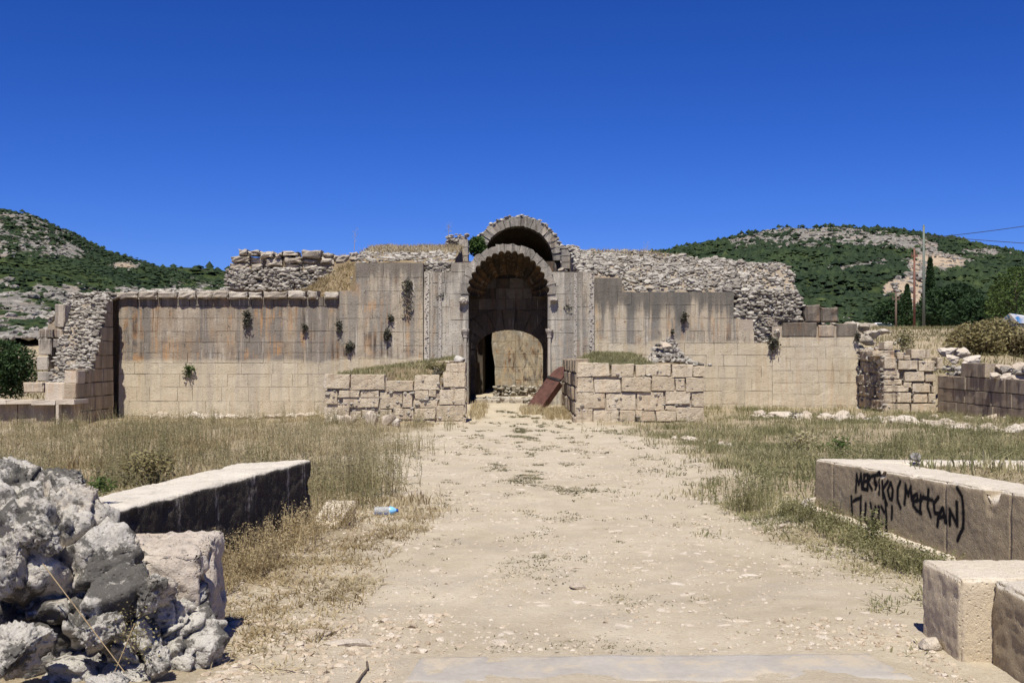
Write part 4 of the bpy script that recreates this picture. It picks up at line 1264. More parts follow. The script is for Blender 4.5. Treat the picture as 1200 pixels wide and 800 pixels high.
def zP(x, y): return 1.45 + .25 * S(34, 36, y) + .12 * fbm2(x, y, 1.6, 3, 4.) - .25 * S(xp1 - .6, xp1, x)
mass("core", np.linspace(xp0 + .1, xp1 - .05, 20), np.linspace(GD + .15, 37.5, 24), zP, pier, M['core'], -.6)
P, sz = [], []
for i in range(380):
    x, y = rs.uniform(xp0, xp1), rs.uniform(GD + .05, 37.4)
    P.append((x, y, float(zP(x, y)) + rs.uniform(-.05, .08))); sz.append(rs.uniform(.06, .18))
for i in range(200):
    P.append((rs.uniform(xp0, xp1), GD + rs.uniform(.05, .18), rs.uniform(-.4, 1.4))); sz.append(rs.uniform(.05, .1))
for i in range(200):
    P.append((xp0 + rs.uniform(.0, .12), rs.uniform(GD, 36), rs.uniform(-.4, 1.6))); sz.append(rs.uniform(.06, .13))
rubble("rubble", P, np.array(sz), rs, pier)
for (px, py, r, d) in ((1020, 392, .5, 36.6), (1015, 399, .45, 36.2), (1040, 403, .4, 35.0), (1030, 408, .3, 34.6), (1055, 400, .25, 35), (1012, 384, .4, 37.2), (1034, 388, .35, 37)):
    o = link("boulder", rock_mesh((r * 1.0, r * .9, r * .55), rs, M['rubbleo'], 3, 12, .06), pier); o.location = W(px, py, d)

hw = thing("side_wall", "shaded brown ashlar wall running towards the camera at the right edge", "wall")
XH = wx(1098.5, GD)
zH = [-.55, -.12, .22, .60, .98, 1.38]
for i in range(len(zH) - 1):
    ys = split(24.5, GD - .03, .55, 1.05, rs)
    for a, b in zip(ys[:-1], ys[1:]):
        m = (a + b) / 2
        if i == 4 and not (29.8 < m < 32.0): continue
        if i == 3 and (32.0 < m < 32.7): continue
        add_block(hw, "ashlar_block", rect(-b + .012, -a - .012, zH[i] + .012, zH[i + 1] - .012), XH + rs.uniform(-.02, .02), .45, rs, M['wing'], axis='x-')
obj_box("mortar", (XH + .1, XH + .8, 24.5, GD + .2, -.6, .9), M['mortar'], hw)
P, sz = [], []
for i in range(600):
    x, y = XH + rs.uniform(.3, 1.6), rs.uniform(24.5, 34)
    P.append((x, y, 1.0 + rs.uniform(-.1, .25))); sz.append(rs.uniform(.06, .2))
rubble("rubble", P, np.array(sz), rs, hw)
for (px, py, r, d) in ((1190, 445, .5, 29), (1178, 432, .4, 30), (1196, 432, .45, 30), (1140, 423, .45, 33.5), (1118, 421, .3, 33.8), (1128, 414, .4, 34.5), (1108, 412, .4, 34.5), (1165, 440, .25, 29.5)):
    o = link("boulder", rock_mesh((r * 1.1, r, r * .62), rs, M['pale'], 3, 12, .06), hw); o.location = W(px, py, d)

# ------------------------------------------------------------------ foundation lines and field stones
rs = np.random.RandomState(808)
def stone_row(label, pts, n, size, mat='pale', spread=.25):
    o = thing("foundation_row", label, "stones")
    pts = np.array(pts, float)
    t = np.linspace(0, 1, n)
    seg = np.linspace(0, 1, len(pts))
    for k in range(n):
        x = np.interp(t[k], seg, pts[:, 0]) + rs.uniform(-spread, spread)
        y = np.interp(t[k], seg, pts[:, 1]) + rs.uniform(-spread, spread)
        s = size * rs.uniform(.6, 1.35)
        h = s * rs.uniform(.45, .8)
        q = link("stone", rock_mesh((s * 1.25, s * rs.uniform(.7, 1), h), rs, M[mat], 3, 12, .05), o)
        q.location = (x, y, float(ground_z(x, y)) + h * .2)
        q.rotation_euler = (0, 0, rs.uniform(-.5, .5))
def gpt(px, py, z):
    d = (EYE - z) * F / (py - HY)
    return (wx(px, d), d)
stone_row("broken line of pale foundation stones running through the grass on the right", [gpt(880, 486, -.12), gpt(960, 490, -.1), gpt(1050, 497, -.08), gpt(1130, 505, -.05), gpt(1215, 511, -.02)], 62, .27)
stone_row("short second row of pale stones at the foot of the side wall on the right", [gpt(1090, 488, -.1), gpt(1150, 490, -.1), gpt(1200, 492, -.1)], 14, .22)
stone_row("pale footing stones along the base of the coped wall on the left", [(fx(185), 35.4), (fx(250), 35.3), (fx(372), 35.2)], 30, .26, spread=.12)
stone_row("small pale stones lying in the grass beside the path on the right", [gpt(800, 512, -.05), gpt(845, 518, -.04), gpt(895, 526, 0)], 12, .12)

def field_stone(label, px, py, d, size, mat='pale', sub=4, tilt=(0, 0, 0), z=None, name="loose_stone"):
    me = rock_mesh(size, rs, M[mat], sub, 13, .045)
    o = link(name, me, None, label, "stone")
    x = wx(px, d)
    o.location = (x, d, (float(ground_z(x, d)) + size[2] * .45) if z is None else z)
    o.rotation_euler = tilt
    return o
field_stone("pale boulder at the left foot of the left low wall", 392, 494, 27.6, (.27, .22, .2))
field_stone("rounded pale boulder second from the left below the left low wall", 405, 496, 27.3, (.26, .22, .2))
field_stone("pale boulder in yellow grass below the middle of the left low wall", 436, 492, 27.5, (.26, .24, .28))
field_stone("squarish pale stone with white cap below the left low wall", 454, 497, 27.2, (.25, .2, .24))
field_stone("small white stone rightmost of those below the left low wall", 464, 498, 27.0, (.13, .12, .17))
field_stone("round grey stone on the right end of the left low wall", 538, 421, 28.75, (.20, .18, .15), 'boulder', z=wz(421.5, 28.75))
field_stone("pale angular stone on the bare ground left of the graffiti block", 948, 610, 10.6, (.12, .10, .095))
field_stone("small tan stone on the dirt nearer the path than the graffiti block", 916, 621, 10.0, (.045, .04, .03), sub=3)
field_stone("round grey stone on top of the graffiti block", 1073, 537, 10.0, (.055, .055, .05), 'boulder', z=.665)
field_stone("pale lump of stone against the near right block", 1088, 745, 6.0, (.075, .08, .06))
field_stone("flat white stone half buried in the middle of the path", 677, 685, 7.65, (.085, .06, .03))
field_stone("flat pale stone on the gravel at lower left of the path", 413, 752, 6.15, (.16, .06, .03))
field_stone("long thin pale stone on the gravel in front of the boulder pile", 375, 741, 6.35, (.13, .05, .025))

# ------------------------------------------------------------------ big dressed stones in the foreground
def slab_solid(name, P4, z0, zt, rs, mat, res=.03, er=.05, amp=.012, parent=None, hew=0.0, paint=None, seed=1.0, chip=.05, grooves=()):
    """worn rectangular stone: P4 four ground corners (counter-clockwise), zt = heights of the four top corners"""
    P4 = np.asarray(P4, float)
    L = [np.linalg.norm(P4[1] - P4[0]), np.linalg.norm(P4[3] - P4[0]), float(np.mean(zt)) - z0]
    n = [max(2, int(round(l / res))) for l in L]
    pts, faces, cnt = [], [], 0
    key = {}
    V = []
    def vid(i, j, k):
        t = (i, j, k)
        if t not in key: key[t] = len(V); V.append(t)
        return key[t]
    F4 = []
    for ax in range(3):
        a, b = [(1, 2), (0, 2), (0, 1)][ax]
        for side in (0, n[ax]):
            if ax == 2 and side == 0: continue
            for i in range(n[a]):
                for j in range(n[b]):
                    q = []
                    for di, dj in ((0, 0), (1, 0), (1, 1), (0, 1)):
                        c = [0, 0, 0]; c[ax] = side; c[a] = i + di; c[b] = j + dj
                        q.append(vid(*c))
                    flip = (side == 0) ^ (ax == 1)
                    F4.append(q[::-1] if flip else q)
    T = np.array(V, float) / np.array(n, float)
    u, v, w = T[:, 0], T[:, 1], T[:, 2]
    # distance to the nearest faces -> rounded, chipped edges
    du, dv, dw = np.minimum(u, 1 - u) * L[0], np.minimum(v, 1 - v) * L[1], (1 - w) * L[2]
    base = ((1 - u) * (1 - v))[:, None] * P4[0] + (u * (1 - v))[:, None] * P4[1] + (u * v)[:, None] * P4[2] + ((1 - u) * v)[:, None] * P4[3]
    top = (1 - u) * (1 - v) * zt[0] + u * (1 - v) * zt[1] + u * v * zt[2] + (1 - u) * v * zt[3]
    z = z0 + (top - z0) * w
    P = np.stack([base[:, 0], base[:, 1], z], -1)
    c = P4.mean(0)
    eu = (P4[1] - P4[0]) / L[0]; ev = (P4[3] - P4[0]) / L[1]
    nrm = np.zeros_like(P)
    nrm[:, :2] += np.where(u < 1e-6, -1, np.where(u > 1 - 1e-6, 1, 0))[:, None] * eu
    nrm[:, :2] += np.where(v < 1e-6, -1, np.where(v > 1 - 1e-6, 1, 0))[:, None] * ev
    nrm[:, 2] += np.where(w > 1 - 1e-6, 1, 0)
    nl = np.linalg.norm(nrm, axis=1); nrm /= np.maximum(nl, 1e-6)[:, None]
    dd = np.sort(np.stack([du, dv, dw], -1), axis=1)[:, 1]           # distance to the second nearest face = to the edge
    off = seed * 13.7
    en = fbm(P * 5.0 + off, 4, .6)
    rr = er * (1 + 1.3 * en)
    inset = np.clip(1 - dd / np.maximum(rr, .008), 0, 1) ** 2 * np.maximum(rr, .008) * .6
    ch = np.clip(fbm(P * 2.6 + off + 5, 3, .5) - .22, 0, 1) * np.clip(1 - dd / .2, 0, 1) * chip * 8
    d = fbm(P * 3.0 + off, 5, .6) * amp * 1.6 + fbm(P * 16 + off, 3, .6) * amp * .5
    if hew:
        sw = np.sin((u * L[0] * 38 + w * L[2] * 70) + 6 * fbm(P * 4 + off, 2)) * np.clip(fbm(P * 6 + off + 3, 2) + .4, 0, 1)
        d = d + hew * sw * (w < 1 - 1e-6)
    for gs in grooves:                                   # upright joints between the slabs of one course
        wob_ = .006 * fbm(np.stack([w * 6, w * 0, w * 0 + gs], -1), 2)
        d = d - .016 * np.clip(1 - np.abs(u * L[0] - gs + wob_) / .014, 0, 1) * (v < 1e-6)
    P = P + nrm * (d - inset - ch)[:, None]
    at = {"rnd": np.full(len(P), .5)}
    at["paint"] = paint(P) if paint else np.zeros(len(P))
    me = mesh_np(name, P, [np.array(F4)], mat, True, None, at)
    return me

def mat_foreblock(name, cols, crust, crust_amt, streak_sc=6.0, lichen=.5):
    t = NT(name)
    p = t.pos()
    nrm = t.n("ShaderNodeNewGeometry").outputs["Normal"]
    nz = t.n("ShaderNodeSeparateXYZ", {0: nrm}).outputs[2]
    n1 = t.noise(p, 2.3, 5, .6); n2 = t.noise(p, 14, 7, .72); n3 = t.noise(p, 75, 6, .75); n4 = t.noise(p, 5.5, 7, .75)
    c = t.ramp(t.math('ADD', t.math('MULTIPLY', n1, .45), t.math('MULTIPLY', n2, .55)), cols)
    st = t.noise(t.scale(p, (streak_sc, streak_sc, .5)), 1.6, 6, .7, .3)
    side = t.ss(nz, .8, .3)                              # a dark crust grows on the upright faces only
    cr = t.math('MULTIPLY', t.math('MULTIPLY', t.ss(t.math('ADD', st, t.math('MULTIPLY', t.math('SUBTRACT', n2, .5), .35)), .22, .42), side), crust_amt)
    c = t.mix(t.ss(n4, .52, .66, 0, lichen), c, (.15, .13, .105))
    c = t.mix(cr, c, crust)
    c = t.mix(t.ss(n3, .52, .68, 0, .45), c, (.15, .125, .095))
    c = t.mix(t.ss(n3, .44, .3, 0, .5), c, (.66, .60, .50))
    pa = t.attr("paint")
    c = t.mix(t.math('MULTIPLY', pa, t.ss(n3, .78, .55, .55, 1.0)), c, (.010, .009, .010))
    pits = t.ss(t.vor(p, 34), .3, .05)
    h = t.math('SUBTRACT', t.math('ADD', t.math('MULTIPLY', n2, 1.3), t.math('MULTIPLY', n3, .8)), t.math('MULTIPLY', pits, .6))
    return t.done(c, .95, t.bump(h, .8, .012), .1)
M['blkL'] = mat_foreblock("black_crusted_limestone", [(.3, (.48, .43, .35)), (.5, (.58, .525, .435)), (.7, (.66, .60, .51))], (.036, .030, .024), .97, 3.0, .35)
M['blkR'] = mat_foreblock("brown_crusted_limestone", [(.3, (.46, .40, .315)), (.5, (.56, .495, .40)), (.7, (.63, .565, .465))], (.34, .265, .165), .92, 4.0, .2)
M['blkN'] = mat_foreblock("pale_hewn_limestone", [(.3, (.47, .40, .30)), (.5, (.56, .485, .375)), (.7, (.63, .56, .45))], (.54, .43, .28), .6, 4.0, .06)

rs = np.random.RandomState(909)
# left long stone
ld = (L0 - L1) / np.linalg.norm(L0 - L1); ln = np.array([-ld[1], ld[0]])       # to its left, away from the path
me = slab_solid("long_block", [L1, L0, L0 + ln * .62 - ld * .25, L1 + ln * .62], -.12, [.60, .60, .58, .58], rs, M['blkL'], .018, .025, .012, seed=1., chip=.05)
link("long_block", me, None, "long squared stone with black crusted side and pale top on the left", "stone block")
# graffiti stone on the right
rd = (R1 - R0) / np.linalg.norm(R1 - R0); rn = np.array([-rd[1], rd[0]])       # rn points away from the path
def face_hit(px, py):
    """where the sight line through a pixel meets the path-side face of the stone: (along, z)"""
    k = (px - CX) / F
    # R0 + s*rd = d*(k,1)
    A = np.array([[rd[0], -k], [rd[1], -1.0]])
    s, d = np.linalg.solve(A, -R0)
    return s, EYE - (py - HY) * d / F
GR = [[(360, 320), (366, 205), (380, 270), (396, 200), (401, 300)], [(418, 205), (409, 300)], [(414, 210), (431, 206)], [(412, 255), (429, 250)], [(409, 300), (430, 305)],
      [(440, 205), (438, 310)], [(440, 208), (458, 222), (442, 252), (466, 306)], [(466, 216), (506, 206)], [(485, 211), (485, 300)], [(511, 240), (513, 335)], [(505, 190), (508, 200)],
      [(535, 250), (541, 362)], [(574, 250), (539, 306)], [(539, 306), (568, 404)], [(590, 260), (575, 310), (584, 365), (601, 372), (609, 312), (595, 262)], [(656, 252), (640, 300), (640, 370), (659, 428)],
      [(685, 402), (692, 275), (709, 345), (728, 283), (733, 372)], [(746, 385), (776, 376), (767, 336), (746, 350), (742, 410), (764, 445), (800, 462)], [(792, 345), (792, 462)], [(793, 385), (812, 352)],
      [(845, 308), (840, 420), (860, 484)], [(815, 360), (874, 378)], [(912, 358), (882, 400), (890, 462), (914, 466)], [(904, 550), (914, 470), (944, 428), (957, 525)], [(912, 492), (954, 486)],
      [(986, 540), (990, 440), (1036, 548), (1036, 388)], [(1040, 293), (1070, 350), (1081, 450), (1075, 560), (1038, 645)],
      [(333, 352), (336, 470)], [(345, 384), (362, 372), (388, 364)], [(396, 352), (393, 548)], [(426, 400), (420, 500), (446, 542)], [(456, 400), (472, 482)], [(490, 422), (468, 500), (500, 520)],
      [(511, 420), (510, 542)], [(528, 420), (548, 456)], [(556, 388), (562, 470), (567, 585)], [(601, 420), (598, 500)]]
GS = [np.array([face_hit(940 + a / 5.715, 520 + b_ / 5.715) for a, b_ in st]) for st in GR]
def paint_fn(P):
    q = P[:, :2] - R0
    s, off = q @ rd, q @ rn
    uv = np.stack([s, P[:, 2]], -1)
    best = np.full(len(P), 9.0)
    m = off < .12
    if m.sum():
        u = uv[m]
        bb = np.full(len(u), 9.0)
        for st in GS:
            for a, b_ in zip(st[:-1], st[1:]):
                ab = b_ - a
                t = np.clip(((u - a) @ ab) / max(ab @ ab, 1e-9), 0, 1)
                bb = np.minimum(bb, np.linalg.norm(u - a - t[:, None] * ab, axis=1))
        best[m] = bb
    return np.clip(1 - S(.010, .026, best), 0, 1) + .16 * np.exp(-(best / .045) ** 2)
me = slab_solid("graffiti_block", [R0, R1, R1 + rn * .55, R0 + rn * .55 + rd * .12], -.12, [.605, .68, .66, .60], rs, M['blkR'], .0125, .035, .008, hew=.0006, grooves=[face_hit(976, 560)[0], face_hit(1108, 585)[0], face_hit(1184, 600)[0]], paint=paint_fn, seed=2.)
link("graffiti_block", me, None, "long brown stone block with black spray-painted words on its side", "stone block")
# pale plinth under it
me = slab_solid("plinth", [R0 - rn * .07 - rd * .03, R1 - rn * .07, R1 + rn * .2, R0 + rn * .2], -.15, [.155, .05, .05, .155], rs, M['blkN'], .035, .03, .012, seed=3.)
link("plinth_course", me, None, "narrow pale plinth course at the foot of the graffiti block", "plinth")
# near right stone, with its stepped corner
near = thing("corner_block", "pale hewn stone block with a stepped corner at the right edge in front", "stone block")
me = slab_solid("front_part", [(2.34, 5.74), (3.3, 5.70), (3.3, 6.28), (2.34, 6.28)], -.12, [.435, .44, .44, .435], rs, M['blkN'], .014, .03, .010, seed=4., chip=.012)
link("front_part", me, near)
me = slab_solid("rear_part", [(2.50, 3.6), (3.3, 3.6), (3.3, 5.72), (2.505, 5.735)], -.12, [.43, .43, .432, .432], rs, M['blkR'], .02, .045, .014, hew=.004, seed=5., chip=.02)
link("rear_part", me, near)

me = slab_solid("fallen_slab", [(-1.90, 10.25), (-1.66, 10.35), (-1.58, 11.15), (-1.88, 11.1)], -.1, [.02, .01, .13, .15], rs, M['blkN'], .025, .03, .015, seed=11.)
link("fallen_slab", me, None, "flat pale slab lying beside the far end of the left long block", "stone slab")
# flat far slabs of the two platforms
me = slab_solid("platform_edge", [(2.98, 10.2), (5.6, 9.45), (5.7, 9.8), (3.0, 10.58)], .3, [.61, .66, .66, .60], rs, M['blkR'], .05, .04, .012, seed=6.)
link("platform_edge", me, None, "flat pale edging slabs along the far side of the graffiti block", "stone edging")
slab = slab_solid("threshold", [(-.56, 5.40), (2.02, 5.44), (1.92, 5.90), (-.50, 5.86)], -.12, [-.012, .000, .008, .000], rs, None, .03, .03, .006, seed=7.)
t = NT("grey_smooth_threshold")
p = t.pos()
n1 = t.noise(p, 2.0, 5, .6); n2 = t.noise(p, 30, 6, .7)
c = t.ramp(t.math('ADD', t.math('MULTIPLY', n1, .6), t.math('MULTIPLY', n2, .4)), [(.32, (.28, .25, .215)), (.5, (.35, .32, .28)), (.68, (.41, .375, .33))])
c = t.mix(t.ss(t.noise(p, 3.2, 7, .72), .48, .62, 0, .7), c, (.45, .375, .27))
c = t.mix(t.ss(t.noise(p, 60, 4, .7), .55, .68, 0, .5), c, (.25, .215, .18))
M['thresh'] = t.done(c, .9, t.bump(n2, .5, .012), .08)
slab.materials[0] = M['thresh']
link("threshold_slab", slab, None, "long worn grey threshold slab set flush across the path in front", "slab")

# ------------------------------------------------------------------ boulder pile at the left
def worley(p, cell, seed):
    q = p / cell
    i = np.floor(q).astype(np.int64)
    d1 = np.full(len(p), 9.0); d2 = np.full(len(p), 9.0); idv = np.zeros(len(p))
    for dx in (-1, 0, 1):
        for dy in (-1, 0, 1):
            for dz in (-1, 0, 1):
                c = i + np.array([dx, dy, dz])
                h = _perm[_perm[_perm[(c[:, 0] + seed) & 255] + (c[:, 1] & 255)] + (c[:, 2] & 255)]
                o = np.stack([_perm[h], _perm[h + 71], _perm[h + 151]], -1) / 255.0
                d = np.linalg.norm(c + o - q, axis=1)
                m = d < d1
                d2 = np.where(m, d1, np.minimum(d2, d)); idv = np.where(m, h / 255.0, idv); d1 = np.where(m, d, d1)
    return d1, d2, idv

def crag_mesh(c, r, mat, sub, seed):
    """one fused craggy mass: stones bedded in old mortar, with deep crevices between them"""
    v, f = ico(sub)
    p = v * r
    warp = np.stack([fbm(p * 3 + k * 7.1 + seed, 3) for k in range(3)], -1) * .13
    a1, a2, ida = worley(p + warp, .30, seed)
    b1, b2, idb = worley(p + warp * .7, .115, seed + 9)
    n = v / np.asarray(r); n /= np.linalg.norm(n, axis=1)[:, None]
    crev = np.clip(1 - (a2 - a1) / .22, 0, 1) ** 1.5
    crev2 = np.clip(1 - (b2 - b1) / .2, 0, 1) ** 1.5
    d = (ida - .5) * .20 - crev * .20 + (idb - .5) * .05 - crev2 * .035 * (ida < .7)
    d = d + fbm(p * 9 + seed, 4, .6) * .045 + fbm(p * 28 + seed, 3, .65) * .022
    d = d - np.clip(fbm(p * 6.5 + seed + 3, 3, .6) - .18, 0, 1) * .16
    return mesh_np("crag", p + n * d[:, None] + np.asarray(c), [f], mat, True)

pile = thing("boulder_wall", "weathered grey boulders of a broken wall core in the left foreground", "rubble wall")
me = slab_solid("squared_slab", [(-2.9, 5.85), (-1.64, 5.8), (-1.69, 6.46), (-2.9, 6.5)], -.12, [.53, .555, .575, .56], rs, M['slab_rock'], .014, .07, .045, seed=8., chip=.22)
q = link("squared_slab", me, pile); q["label"] = "squared slab with flat pinkish top at the right end of the boulder pile"
link("rubble_core", crag_mesh((-2.86, 5.95, .16), (1.08, .60, .84), M['boulder'], 7, 3), pile)
link("rubble_core", crag_mesh((-2.12, 5.72, .02), (.50, .34, .44), M['boulder'], 6, 5), pile)
link("rubble_core", crag_mesh((-1.86, 5.80, .12), (.30, .20, .36), M['boulder'], 6, 8), pile)
for (pa, pc, pb, pd, d, dy) in [(-30, 528, 66, 612, 5.95, .30), (58, 566, 128, 645, 5.9, .24), (22, 600, 72, 660, 5.45, .16), (-14, 620, 34, 700, 5.35, .2),
                                (136, 655, 214, 728, 5.62, .17), (88, 708, 152, 768, 5.38, .16), (-20, 715, 58, 800, 5.15, .2), (165, 748, 206, 800, 5.42, .12), (100, 785, 166, 825, 5.1, .13), (30, 545, 110, 590, 6.1, .26)]:
    sx, sz = (pb - pa) / 2 * d / F, (pd - pc) / 2 * d / F
    o = link("boulder", rock_mesh((sx * 1.15, dy, sz * 1.15), rs, M['boulder'], 5, 16, .12, 2.0, (.36, .74)), pile)
    o.location = W((pa + pb) / 2, (pc + pd) / 2, d)
    o.rotation_euler = (rs.uniform(-.25, .25), rs.uniform(-.3, .3), rs.uniform(-.4, .4))
# ------------------------------------------------------------------ rusty panel leaning at the right of the doorway
t = NT("rusty_painted_metal")
p = t.pos()
n1 = t.noise(p, 6, 6, .7); n2 = t.noise(p, 40, 4)
c = t.ramp(n1, [(.35, (.055, .026, .018)), (.5, (.095, .04, .028)), (.68, (.13, .062, .043))])
M['rust'] = t.done(c, .65, t.bump(n2, .2, .005), .35, Metallic=.15)
panel = thing("rusty_panel", "rust-red metal panel leaning beside the doorway against the right low wall", "metal panel")
o0 = W(617, 479, 33.3)
U = W(655, 426, 33.9) - o0; Lp = np.linalg.norm(U); U /= Lp
Wd = np.array([.36, -.42, -.16]); Wd -= U * (Wd @ U); wl_ = np.linalg.norm(Wd); Wd /= wl_
N = np.cross(U, Wd); N /= np.linalg.norm(N)
if N[2] < 0: N = -N
def plank(poly, t0, t1):
    poly = np.asarray(poly, float)
    n = len(poly)
    a = o0 + poly[:, :1] * U + poly[:, 1:] * Wd
    v = np.concatenate([a + N * t0, a + N * t1])
    k = np.arange(n); k2 = (k + 1) % n
    return v, [np.stack([k, k2, n + k2, n + k], -1), k[None, ::-1], (n + k)[None]]
w_ = .52
head = [(Lp * .68 + .5 * math.sin(a), w_ / 2 - w_ / 2 * math.cos(a) if a < math.pi / 2 else w_ / 2 - w_ / 2 * math.cos(a)) for a in np.linspace(0, math.pi, 13)]
v, f = plank([(-.1, 0), (-.1, w_)] + [(Lp * .66, w_), (Lp * .66, 0)], 0, .05)
link("sheet", mesh_np("sheet", v, f, M['rust']), panel)
v, f = plank(head, -.01, .04)
link("rounded_head", mesh_np("rounded_head", v, f, M['rust']), panel)
v, f = plank([(Lp * .655, -.01), (Lp * .655, w_ + .01), (Lp * .70, w_ + .01), (Lp * .70, -.01)], .045, .075)
link("strap", mesh_np("strap", v, f, mat_plain("dark_iron", (.02, .017, .015), .6, .4)), panel)
v, f = plank([(-.1, w_ - .03), (-.1, w_ + .012), (Lp * .66, w_ + .012), (Lp * .66, w_ - .03)], -.16, .055)
link("side_flange", mesh_np("side_flange", v, f, M['rust']), panel)
v, f = plank([(-.1, -.012), (-.1, .03), (Lp * .66, .03), (Lp * .66, -.012)], -.16, .055)
link("side_flange", mesh_np("side_flange", v, f, M['rust']), panel)
# ------------------------------------------------------------------ plants
def blades(buf, P, h, rs, n=8, w=.006, spread=.10, lean=.35, tint=None, seg=3):
    """tufts of grass: n narrow bent blades at each point of P"""
    m = len(P)
    P = np.repeat(P, n, 0); h = np.repeat(np.broadcast_to(h, (m,)), n) * rs.uniform(.45, 1.1, m * n)
    N = m * n
    a = rs.uniform(0, 2 * np.pi, N)
    base = P + np.stack([rs.normal(0, spread, N), rs.normal(0, spread, N), np.full(N, -.01)], -1)
    ln = np.abs(rs.normal(0, lean, N)) + .05
    dirv = np.stack([np.cos(a) * ln, np.sin(a) * ln, np.ones(N)], -1)
    side = np.stack([-np.sin(a + rs.uniform(-1.2, 1.2, N)), np.cos(a + rs.uniform(-1, 1, N)), np.zeros(N)], -1)
    ww = (np.repeat(np.broadcast_to(w, (m,)), n) * rs.uniform(.6, 1.5, N))[:, None]
    p1 = base + dirv * (h * .55)[:, None]
    d2 = dirv * np.array([2.0, 2.0, .75])
    p2 = p1 + d2 * (h * .45)[:, None]
    v = np.stack([base - side * ww, base + side * ww, p1 - side * ww * .8, p1 + side * ww * .8, p2], 1).reshape(-1, 3)
    k = np.arange(N) * 5
    r = np.repeat(rs.uniform(0, 1, m) if tint is None else tint, n) + rs.uniform(-.3, .3, N)
    buf.add(v, [np.stack([k, k + 1, k + 3, k + 2], -1), np.stack([k + 2, k + 3, k + 4], -1)], np.repeat(np.clip(r, 0, 1), 5))

def leaves(buf, C, rs, size, tint, jitter=.25, flat=.5):
    """loose little leaf faces at the points C"""
    N = len(C)
    a = rs.normal(size=(N, 3)); a[:, 2] *= flat; a /= np.linalg.norm(a, axis=1)[:, None]
    b = np.cross(a, rs.normal(size=(N, 3))); b /= np.linalg.norm(b, axis=1)[:, None]
    s = (np.broadcast_to(size, (N,)) * rs.uniform(.6, 1.4, N))[:, None]
    v = np.stack([C - a * s, C - b * s * .5, C + a * s, C + b * s * .5], 1).reshape(-1, 3)
    k = np.arange(N) * 4
    buf.add(v, [np.stack([k, k + 1, k + 2, k + 3], -1)], np.repeat(np.clip(tint + rs.uniform(-jitter, jitter, N), 0, 1), 4))

def stems(buf, P, h, rs, n=5, w=.004, spread=.05, lean=.25, leaf=.012, nleaf=14, tint=.4):
    """weeds: thin upright stems carrying small leaves and seed heads"""
    m = len(P)
    Pn = np.repeat(P, n, 0); hh = np.repeat(np.broadcast_to(h, (m,)), n) * rs.uniform(.5, 1.1, m * n)
    N = m * n
    tt = np.repeat(np.broadcast_to(tint, (m,)), n)
    a = rs.uniform(0, 2 * np.pi, N); ln = np.abs(rs.normal(0, lean, N))
    base = Pn + np.stack([rs.normal(0, spread, N), rs.normal(0, spread, N), np.full(N, -.01)], -1)
    d = np.stack([np.cos(a) * ln, np.sin(a) * ln, np.ones(N)], -1)
    bend = rs.normal(0, .08, (N, 3)); bend[:, 2] = 0
    side = np.stack([-np.sin(a), np.cos(a), np.zeros(N)], -1) * w
    p1 = base + d * (hh * .5)[:, None]; p2 = p1 + (d + bend * 2) * (hh * .5)[:, None]
    v = np.stack([base - side, base + side, p1 - side * .8, p1 + side * .8, p2], 1).reshape(-1, 3)
    k = np.arange(N) * 5
    buf.add(v, [np.stack([k, k + 1, k + 3, k + 2], -1), np.stack([k + 2, k + 3, k + 4], -1)], np.repeat(np.clip(tt + rs.uniform(-.2, .3, N), 0, 1), 5))
    t = rs.uniform(.2, 1.0, (N, nleaf))
    C = np.where((t < .5)[..., None], base[:, None] + d[:, None] * (hh[:, None] * t)[..., None], p1[:, None] + (d + bend * 2)[:, None] * (hh[:, None] * (t - .5))[..., None])
    C = C + rs.normal(0, 1, C.shape) * (.05 * hh)[:, None, None]
    leaves(buf, C.reshape(-1, 3), rs, leaf, np.repeat(tt, nleaf))

def zone(n, rs, y0, y1, x_fn, dens=None):
    """points on the ground, thinning with distance"""
    y = y0 * (y1 / y0) ** rs.uniform(0, 1, n)
    lo, hi = x_fn(y)
    x = lo + (hi - lo) * rs.uniform(0, 1, n)
    if dens is not None:
        k = rs.uniform(0, 1, n) < dens(x, y)
        x, y = x[k], y[k]
    return np.stack([x, y, ground_z(x, y)], -1)

def clear(P):
    """drop points that fall inside walls or stones"""
    x, y = P[:, 0], P[:, 1]
    bad = (y > LD - .15) & (y < 36.2) & (((x > xl0 - .1) & (x < wx(547, LD) + .1)) | ((x > wx(671, LD)) & (x < xr1 + .1)))
    bad |= (y > 35.7) & (x > -13) & (x < 12)
    bad |= (y > 32) & (x < XW + .1) & (x > -16)
    bad |= (x > XH - .1) & (x < XH + .9) & (y > 24)
    lx = L0[0] + (y - L0[1]) * (L0[0] - L1[0]) / (L0[1] - L1[1])
    bad |= (y < 10.55) & (x < lx + .05) & (x > lx - .5) & (y > 6.6)
    bad |= (y < 6.6) & (x < -1.55)
    rx = R0[0] + (y - R0[1]) * (R0[0] - R1[0]) / (R0[1] - R1[1])
    bad |= (y < 10.7) & (x > rx - .12) & (x < rx + .55)
    bad |= (y < 6.4) & (x > 2.3)
    bad |= (y > 5.3) & (y < 5.95) & (x > -.6) & (x < 2.05)
    return P[~bad]

rs = np.random.RandomState(1001)
edgeL = lambda y: (-(.5 * y + 1.5), np.interp(y, [3, 6, 8, 10.5, 12, 15, 20, 25, 30, 36], [-1.0, -1.0, -.9, -.4, -.3, -.5, -.9, -.8, -.7, -.8]))
edgeR = lambda y: (np.interp(y, [3, 6, 8, 10.5, 12, 15, 20, 25, 30, 36], [2.0, 2.0, 2.1, 1.5, 1.2, 1.4, 1.6, 1.3, 1.0, 1.0]), .5 * y + 1.5)

